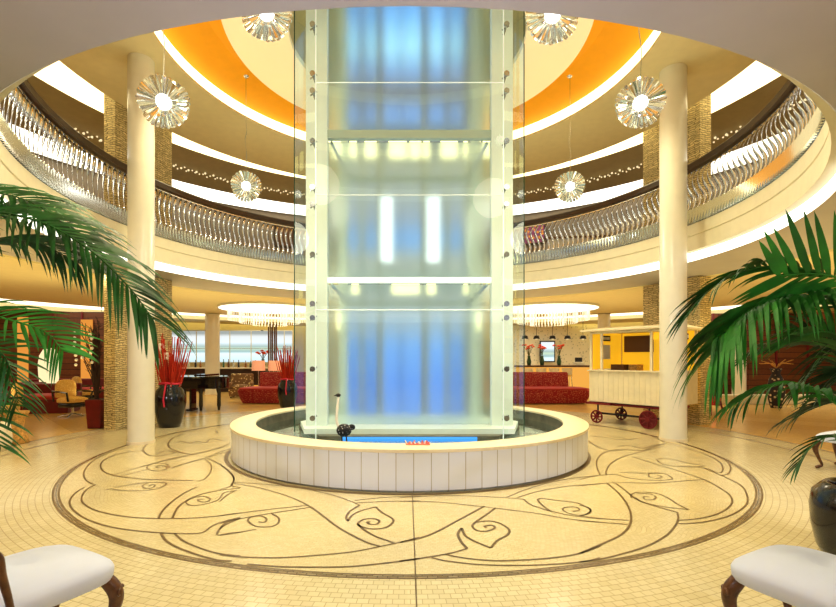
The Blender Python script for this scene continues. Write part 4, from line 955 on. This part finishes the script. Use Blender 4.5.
# brown slatted screen with amber strips
def screen(px0, px1, Z, z1, label, ambers, rz=0):
    x0, y, _ = G(px0, Z); x1 = G(px1, Z)[0]
    t = thing('wall_screen', label, 'wall panel', ((x0+x1)/2, y, 0), rz)
    MB().box((0, 0, z1/2), (x1-x0, .12, z1)).build('panel', 'woodwall', t)
    n = int((x1-x0)/1.1)
    for i in range(n+1): MB().box((-(x1-x0)/2+(x1-x0)*i/n, -.08, z1/2), (.06, .05, z1)).build('batten', 'maroon', t)
    for a, b, z0, zt in ambers:
        xa, xb = G(a, Z)[0]-(x0+x1)/2, G(b, Z)[0]-(x0+x1)/2
        MB().box(((xa+xb)/2, -.10, (z0+zt)/2), (xb-xa, .06, zt-z0)).build('amber_strip', 'amber', t)
    return t
screen(-60, 112, 18.0, 3.30, 'brown slatted wall panel with two amber light strips behind the left lounge', ((20, 30, .25, 3.1), (83, 94, .4, 3.0)))
screen(712, 900, 18.6, 3.30, 'brown slatted wall panel behind the right palm', ())
x, y, _ = G(800, 15.5)
t = thing('stone_ledge', 'long low cream ledge in front of the brown wall at right', 'ledge', (x, y, 0), 0)
MB().box((0, 0, .15), (5.6, .5, .30)).build('block', 'rim', t, bevel=.02)
x, y, _ = G(776, 14.2)
t = thing('patterned_vase', 'tall dark patterned vase on the floor behind the right palm', 'vase', (x, y, 0))
m_ = speckle('vase_pattern', (.75, .6, .4), (.03, .025, .03), 9, thr=.3); M['vasep'] = m_
MB().lathe([(.001, 0), (.14, 0), (.20, .25), (.24, .6), (.17, .9), (.10, 1.05), (.16, 1.2), (.001, 1.2)], 28).build('body', 'vasep', t, smooth='all')
tw = thing('dried_twigs', 'pale dried twigs standing in the patterned vase', 'twigs', (x, y, 1.2))
random.seed(4); m = MB()
for k in range(16):
    a = random.uniform(0, 6.28); m.tube([(0, 0, 0), (.15*cos(a), .15*sin(a), .15), (.42*cos(a), .42*sin(a), random.uniform(.12, .3))], .008, 4)
m.build('twigs', 'straw', tw)
x, y, _ = G(708, 12.6)
t = thing('red_tub_chair', 'dark red tub chair showing past the stone pillar at right', 'chair', (x, y, 0), .4)
MB().cushion((0, 0, .36), .52, .5, .11, dome=.3).build('seat', 'seat_red', t, smooth='all')
MB().lathe([(.30, .22), (.34, .40), (.37, .74), (.33, .75), (.29, .42), (.26, .22)], 24, a0=R(-120), a1=R(120)).build('backrest', 'leather_red', t, smooth='all')
for a, b in ((-.2, -.2), (.2, -.2), (-.2, .2), (.2, .2)): MB().tube([(a, b, .36), (a*1.25, b*1.25, .0)], [.03, .015], 6).build('leg', 'maroon', t)

# ================================================================ bar at the back left
def back(px0, px1, py0, py1, Z):
    a = W(px0, py0, Z); b = W(px1, py1, Z); return (a[0]+b[0])/2, a[1], (a[2]+b[2])/2, b[0]-a[0], a[2]-b[2]
barm = grad_em('bar_display', [(-.75, (.75, .95, 1.0)), (-.35, (.95, 1.1, 1.1)), (-.25, (.45, .66, .66)), (-.10, (.70, .85, .66)), (0, (.50, .66, .62)), (.2, (.95, 1.05, 1.1)), (.5, (.9, .95, .95)), (.65, (.45, .48, .45))], -.8, .8)
M['barm'] = barm
for n_, (a, b) in enumerate(((172, 205), (219.5, 262), (262, 292))):
    x, y, z, w_, h_ = back(a, b, 331, 362, 23.2)
    f = MB(); f.box((x, y+.05, z), (w_+.1, .06, h_+.1)); f = struct('window_%d' % (n_+1), f, 'cream')
    p = MB().box((0, 0, 0), (w_, .03, h_)).build('pane', 'barm', f); p.location = (x, y, z)
    MB().box((x, y-.03, z-.1), (w_, .05, .02)).build('shelf', 'steel', f)
    for q in (-.25, .25): MB().box((x+q*w_, y-.03, z), (.03, .05, h_)).build('mullion', 'cream', f)
for (a, b, Z, lab) in ((172, 210, 21.5, 'long dark bar counter at the back left'), (216, 268, 21.2, 'dark bar counter behind the sofas at left')):
    x0 = G(a, Z)[0]; x1 = G(b, Z)[0]
    t = thing('bar_counter', lab, 'counter', ((x0+x1)/2, CY+Z, 0))
    MB().box((0, 0, .52), (x1-x0-.05, .6, 1.04)).build('front', 'counter', t)
    MB().box((0, 0, 1.07), (x1-x0, .75, .06)).build('worktop', 'rim', t)
    MB().box((0, -.31, .25), (x1-x0-.3, .02, .12)).build('glow_strip', 'bar_orange', t)
cols_b = [(.05, .12, .06), (.12, .05, .02), (.5, .5, .42), (.02, .02, .02), (.30, .12, .03)]
bm_ = [P('bottle_tint', c, .1, coat=.5) for c in cols_b]
random.seed(21); b0 = None
spots = [178, 183, 189, 196, 201, 224, 229, 234, 239, 246, 251, 256]
for i, px in enumerate(spots):
    x = G(px, 21.3)[0]; h = random.uniform(.28, .40)
    mb = MB().lathe([(.001, 0), (.045, 0), (.045, h*.55), (.016, h*.75), (.016, h), (.001, h)], 10)
    o = mb.build('bottle', bm_[i % 5], smooth=True); o.location = (x, CY+21.25, 1.10)
    tag(o, 'small bottle standing on the back bar counter', 'bottle', 'bottles on the back bar')
def shade_lamp(px, Z, label):
    x, y, _ = G(px, Z); t = thing('shade_lamp', label, 'lamp', (x, y, 0))
    MB().lathe([(.001, 0), (.16, 0), (.16, .02), (.001, .02)], 20).build('base', 'blackm', t)
    MB().tube([(0, 0, .02), (0, 0, 1.05)], .018, 8).build('pole', 'steel', t)
    MB().lathe([(.26, 1.02), (.24, 1.42), (.23, 1.42), (.25, 1.02)], 28).build('shade', 'pink', t, smooth=True)
    return t
shade_lamp(258.5, 18.5, 'pink shaded floor lamp, the left one of the pair behind the left sofa')
shade_lamp(275, 18.5, 'pink shaded floor lamp, the right one of the pair behind the left sofa')
x, y, _ = G(241, 18.0)
t = thing('patterned_armchair', 'cream and brown patterned armchair behind the left sofa', 'armchair', (x, y, 0), .2)
M['pat'] = speckle('cream_brown_pattern', (.75, .6, .3), (.22, .12, .05), 11, thr=.3)
MB().box((0, 0, .20), (.85, .7, .28), taper=.9).build('base', 'pat', t, bevel=.03)
MB().cushion((0, -.03, .34), .62, .60, .14, dome=.3).build('seat', 'pat', t, smooth='all')
MB().box((0, .32, .62), (.85, .14, .60)).build('backrest', 'pat', t, bevel=.06)
for s in (-1, 1): MB().box((s*.38, 0, .47), (.12, .68, .26)).build('arm', 'pat', t, bevel=.05); 
for a, b in ((-.33, -.26), (.33, -.26), (-.33, .26), (.33, .26)): MB().tube([(a, b, .08), (a, b, 0)], .025, 6).build('leg', 'blackm', t)
x, y, _ = G(272.5, 19.5)
t = thing('pole_cluster', 'cluster of tall brown poles rising behind the lamps at left', 'decoration', (x, y, 0))
for i in range(5): MB().tube([(-.16+.08*i, .03*(i % 2), 0), (-.16+.08*i, .03*(i % 2), 2.95)], .032, 8).build('pole', 'brown', t)
MB().box((0, 0, .04), (.5, .25, .08)).build('base', 'blackm', t)
def bouquet(px, Z, h, label, seed, zb=0):
    random.seed(seed); x, y, _ = G(px, Z); t = thing('flower_arrangement', label, 'flowers', (x, y, zb))
    MB().lathe([(.001, 0), (.08, 0), (.11, h*.18), (.06, h*.42), (.08, h*.48), (.07, h*.48), (.001, h*.4)], 16).build('vase', bm_[0], t, smooth='all')
    for k in range(9):
        a = random.uniform(0, 6.28); r = random.uniform(.05, .26); z = h*random.uniform(.82, 1.02)
        MB().tube([(0, 0, h*.42), (r*.4*cos(a), r*.4*sin(a), h*.7), (r*cos(a), r*sin(a), z)], .008, 4).build('stem', 'stem', t)
        m = MB()
        for j in range(5): m.ball((r*cos(a)+.045*cos(j*1.26), r*sin(a)+.03*sin(j*1.26), z+.02*sin(j*2)), .042, 6, 4, (1, 1, .6))
        m.build('blossom', 'flower', t)
    return t
bouquet(263, 20.9, .75, 'orange red flowers in a vase at the right end of the back left bar', 1, 1.10)
# ================================================================ bar at the back right
x0, y, z, w_, h_ = back(520, 596, 330, 372, 25.3)
o = struct('wall_pebble', MB().box((x0+1.5, y, 1.65), (w_+4.5, .2, 3.3)), 'mosaicwall')
x0 = G(516, 22)[0]; x1 = G(600, 22)[0]
t = thing('bar_counter', 'bar counter with an orange glowing front behind the right sofa', 'counter', ((x0+x1)/2, CY+22, 0))
MB().box((0, 0, .55), (x1-x0-.1, .6, 1.10)).build('front', 'bar_orange', t)
MB().box((0, -.02, 1.14), (x1-x0, .85, .08)).build('worktop', 'brown', t)
x, y, z, w_, h_ = back(541, 554, 342, 361, 24.9)
t = thing('wall_screen_display', 'small pale blue screen on the pebbled wall at the back right', 'screen', (x, y, z))
MB().box((0, .03, 0), (w_+.12, .06, h_+.12)).build('frame', 'blackm', t)
MB().box((0, -.015, 0), (w_, .03, h_)).build('panel', 'barm', t)
for i, px in enumerate((529, 542, 559)): bouquet(px, 22.1, .95, ('orange red flowers on the right bar, next to the glass shaft', 'orange red flowers on the right bar, left of the pale blue screen', 'orange red flowers on the right bar, right of the pale blue screen')[i], 30+i, 1.18)
x, y, _ = G(579, 22)
t = thing('cash_register', 'small pale till at the right end of the right bar', 'till', (x, y, 1.18))
MB().box((0, 0, .08), (.42, .35, .16)).build('body', 'cream', t, bevel=.02); MB().box((0, .05, .26), (.34, .05, .22)).build('screen', 'blackm', t, bevel=.01)
for i, px in enumerate((525, 536.5, 552.5, 567.5, 583)):
    x, y, z = W(px, 337, 20); 
    if i == 0:
        t = thing('hanging_spot', 'small black hanging spot lamp above the right bar', 'lamp', (x, y, z), 0, 'black spot lamps above the right bar')
        MB().lathe([(.14, -.08), (.10, .05), (.02, .07), (.001, .07)], 16).build('shade', 'blackm', t, smooth=True)
        MB().tube([(0, 0, .06), (0, 0, 3.38-z)], .008, 5).build('cord', 'blackm', t)
        MB().ball((0, 0, -.06), .06, 10, 6).build('bulb', 'lampw', t); sp0 = t
    else: dup(sp0, (x, y, z))
def stool(x, y, label=None):
    t = thing('bar_stool', 'cream backed bar stool between the right sofa and the glowing bar', 'bar stool', (x, y, 0), 0, 'bar stools at the right bar')
    MB().cushion((0, 0, .72), .40, .38, .07, dome=.2).build('seat', 'yellow_fab', t, smooth='all')
    MB().lathe([(.21, .78), (.23, 1.08), (.20, 1.08), (.18, .78)], 16, a0=R(90), a1=R(270)).build('backrest', 'rim', t, smooth=True)
    for a, b in ((-.14, -.14), (.14, -.14), (-.14, .14), (.14, .14)): MB().tube([(a, b, .74), (a*1.4, b*1.4, 0)], .014, 6).build('leg', 'chrome', t)
    return t
st = None
for px in (528, 541, 554, 567):
    x, y, _ = G(px, 20.6)
    st = stool(x, y) if st is None else (dup(st, (x, y, 0)) and st)
# crystal chandeliers over the back room
def chandelier(px, Z, label):
    x, y, _ = G(px, Z); t = thing('crystal_chandelier', label, 'chandelier', (x, y, 3.38))
    MB().lathe([(.001, -.06), (1.75, -.06), (1.75, -.01), (.001, -.01)], 40).build('light_plate', 'em_low', t)
    MB().lathe([(1.76, -.08), (1.80, -.08), (1.80, -.005), (1.76, -.005)], 40).build('frame', 'chrome', t)
    m = MB()
    for r, n, l in ((1.45, 80, .40), (1.05, 56, .50), (.6, 32, .58)):
        for i in range(n):
            a = 2*pi*i/n; m.box((r*sin(a), r*cos(a), -.06-l/2), (.016, .016, l), rz=a)
            m.ball((r*sin(a), r*cos(a), -.08-l), .022, 6, 4)
    m.build('crystal_strands', 'crystal_g', t, kind='stuff')
M['crystal_g'] = P('strand_crystal', (.9, .9, .85), .1, emis=(1, .93, .75), es=.35)
chandelier(270, 17, 'wide crystal strand chandelier in the back room left of the shaft')
chandelier(547, 17, 'wide crystal strand chandelier in the back room right of the shaft')

# ================================================================ upper gallery dressing
def picture(px, py, w, h, label, mat, kind='painting'):
    Z = 19.4; x, y, z = W(px, py, Z)
    # hung on the curved gallery wall
    a = atan2(x, y); r = 11.93; t = thing('framed_picture', label, 'picture', (r*sin(a), r*cos(a), z), -a)
    MB().box((0, 0, 0), (w, .04, h)).build('frame', 'rail', t, bevel=.01)
    MB().box((0, -.03, 0), (w-.16, .02, h-.16)).build('canvas', mat, t)
M['floral'] = speckle('floral_canvas', (.9, .45, .06), (.30, .08, .20), 7, thr=.35)
picture(537, 238, .95, .85, 'framed floral picture in orange and purple seen through the railing right of the shaft', 'floral')
picture(282, 240, .8, .9, 'dark framed picture seen through the railing left of the shaft', 'brown')
def upper_sofa(px, Z, w, label, mat):
    x, y, _ = G(px, Z); t = thing('gallery_sofa', label, 'sofa', (x, y, 4.04), atan2(-x, y)*.6)
    MB().box((0, 0, .2), (w, .8, .38)).build('base', mat, t, bevel=.03)
    MB().box((0, .35, .55), (w, .16, .55)).build('backrest', mat, t, bevel=.04)
    for s in (-1, 1): MB().box((s*(w/2-.08), 0, .42), (.16, .8, .32)).build('arm', mat, t, bevel=.03)
M['orange_l'] = P('orange_leather', (.55, .18, .03), .4)
upper_sofa(163, 13.2, 1.3, 'orange leather sofa on the upper gallery, seen through the left railing', 'orange_l')
upper_sofa(222, 14.8, 1.4, 'brown sofa on the upper gallery, seen through the left railing', 'brown')
upper_sofa(650, 13.6, 1.6, 'dark sofa on the upper gallery, seen through the right railing', 'brown')
x, y, _ = G(176, 15.7)
t = thing('gallery_cabinet', 'taupe cabinet standing on the upper gallery left of the shaft', 'cabinet', (x, y, 4.04), .3)
MB().box((0, 0, 1.0), (1.1, .5, 2.0)).build('body', 'ceil_grey', t, bevel=.02)
for s in (-1, 1): MB().box((s*.27, -.26, 1.0), (.50, .03, 1.85)).build('door', 'ceil_grey', t)
x, y, _ = G(577, 16.2)
t = thing('service_counter', 'long rosy service counter on the upper gallery right of the shaft', 'counter', (x, y, 4.04), -.15)
MB().box((0, 0, .8), (2.0, .5, 1.6)).build('body', 'soffit', t); MB().box((0, 0, 1.63), (2.1, .6, .06)).build('top', 'brown', t)
# ================================================================ ornaments at the basin
t = thing('bird_ornament', 'small bird ornament with a long pale neck and speckled black body in the pool', 'ornament', W(344, 433, 6.1)[:2]+(.16,))
zb = .16
M['blk_white'] = speckle('black_white_feather', (.7, .7, .7), (.015, .015, .02), 34, thr=.22)
MB().ball((0, 0, .40), .095, 20, 12, (1.05, .85, .9)).build('body', 'blk_white', t, smooth='all')
MB().tube(crom([(-.06, 0, .42), (-.095, 0, .52), (-.09, 0, .66), (-.075, 0, .80), (-.07, 0, .84)], 4), [.018]*10+[.013]*7, 8).build('neck', 'whiteflower', t, smooth='all')
MB().ball((-.075, 0, .86), .024, 10, 8, (1.3, 1, 1)).tube([(-.10, 0, .86), (-.135, 0, .85)], [.009, .003], 6).build('head', 'blackm', t, smooth='all')
for s in (-.03, .03): MB().tube([(s, 0, .33), (s+.01, 0, .16), (s, 0, 0)], .009, 6).build('leg', 'blackm', t)
MB().ball((.10, 0, .44), .04, 10, 6, (1.2, .6, 1)).build('tail', 'blk_white', t, smooth='all')
t = thing('coral_ornament', 'small pink and red coral cluster on the front rim of the basin', 'ornament', (G(418, 5.4)[0], CY+5.42, .497))
random.seed(2)
M['pinkc'] = P('pink_coral', (.75, .22, .16), .5, var=.3, vscale=30)
m = MB(); m2_ = MB()
for k in range(16):
    a = -.13+.26*k/15; h = random.uniform(.02, .05)
    (m if k % 3 else m2_).tube([(a, random.uniform(-.02, .02), 0), (a+random.uniform(-.02, .02), 0, h)], [.013, .008], 6)
m.box((0, 0, .006), (.28, .07, .012)); m.build('branches', 'pinkc', t); m2_.build('pale_tips', 'whiteflower', t)

# ================================================================ light
def area(name, loc, rot, sx, sy, e, col):
    l = bpy.data.lights.new(name, 'AREA'); l.shape = 'RECTANGLE'; l.size = sx; l.size_y = sy; l.energy = e; l.color = col
    o = bpy.data.objects.new(name, l); COL.objects.link(o); o.location = loc; o.rotation_euler = rot; return o
area('foreground_fill_light', (0, -11.2, 3.3), (R(25), 0, 0), 8, 2, 150, (.66, .76, 1))  # added fill behind the camera, cools the foreground; no real panel here
def pt(name, loc, e, col=(1, .83, .55), r=.2):
    l = bpy.data.lights.new(name, 'POINT'); l.energy = e; l.color = col; l.shadow_soft_size = r
    o = bpy.data.objects.new(name, l); COL.objects.link(o); o.location = loc; return o
def spot(name, loc, rot, e, ang, col=(1, .88, .58), r=.15):
    l = bpy.data.lights.new(name, 'SPOT'); l.energy = e; l.color = col; l.shadow_soft_size = r; l.spot_size = R(ang); l.spot_blend = .8
    o = bpy.data.objects.new(name, l); COL.objects.link(o); o.location = loc; o.rotation_euler = rot; return o
for k in range(10):
    a = 2*pi*(k+.5)/10; spot('atrium_down_fill', (3.6*sin(a), 3.6*cos(a), 6.85), (0, 0, 0), 420, 95)  # added spots lighting the atrium from above, no fixtures
for k in range(12):
    a = 2*pi*(k+.5)/12
    spot('soffit_down_fill', (6.6*sin(a), 6.6*cos(a), 3.34), (0, 0, 0), 60, 110)  # added fill under the soffit, no fixture
    spot('lounge_down_fill', (12.5*sin(a), 12.5*cos(a), 3.34), (0, 0, 0), 130, 120)  # added fill over the lounge floor, no fixture
w = bpy.data.worlds.new('World'); SC.world = w; w.use_nodes = True
w.node_tree.nodes['Background'].inputs[0].default_value = (1, .9, .7, 1); w.node_tree.nodes['Background'].inputs[1].default_value = .3
for k in (-1, 1): spot('basin_fill_spot', (k*5.2, -9.6, 3.25), (R(66), 0, R(k*27)), 620, 80, (.72, .80, 1), .25)  # added cool fill from behind the camera, aimed at the basin
for k in range(14):
    a = -2.1+4.2*(k+.5)/14; spot('lounge_ceiling_fill', (9.6*sin(a), 9.6*cos(a), .25), (R(180), 0, 0), 110, 150, (1, .84, .42))  # added upward fill to brighten the lounge ceiling, no lamps stand here
for k in (-1, 0, 1): spot('soffit_cool_fill', (k*.9, -7.0, .10), (R(155), 0, 0), 85, 80, (.45, .55, 1))  # added out-of-view fill tinting the near soffit lavender
for k in range(10):
    a = -2.0+4.0*(k+.5)/10; spot('soffit_gold_fill', (7.5*sin(a), 7.5*cos(a), .25), (R(180), 0, 0), 120, 110, (1, .74, .26))  # added golden fill thrown up at the soffit, without fixtures
# ================================================================ camera
cam = bpy.data.cameras.new('camera'); co = bpy.data.objects.new('camera', cam); COL.objects.link(co)
co.location = (0, CY, EYE); co.rotation_euler = (R(90), 0, 0)
cam.sensor_width = 36; cam.lens = FPX/836*36; cam.shift_x = (418-HX)/836; cam.shift_y = (HY-303.5)/836
cam.clip_start = .05; cam.clip_end = 200
SC.camera = co
SC.view_settings.view_transform = 'Standard'; SC.view_settings.look = 'None'; SC.view_settings.exposure = 0.0; SC.view_settings.gamma = 0.88
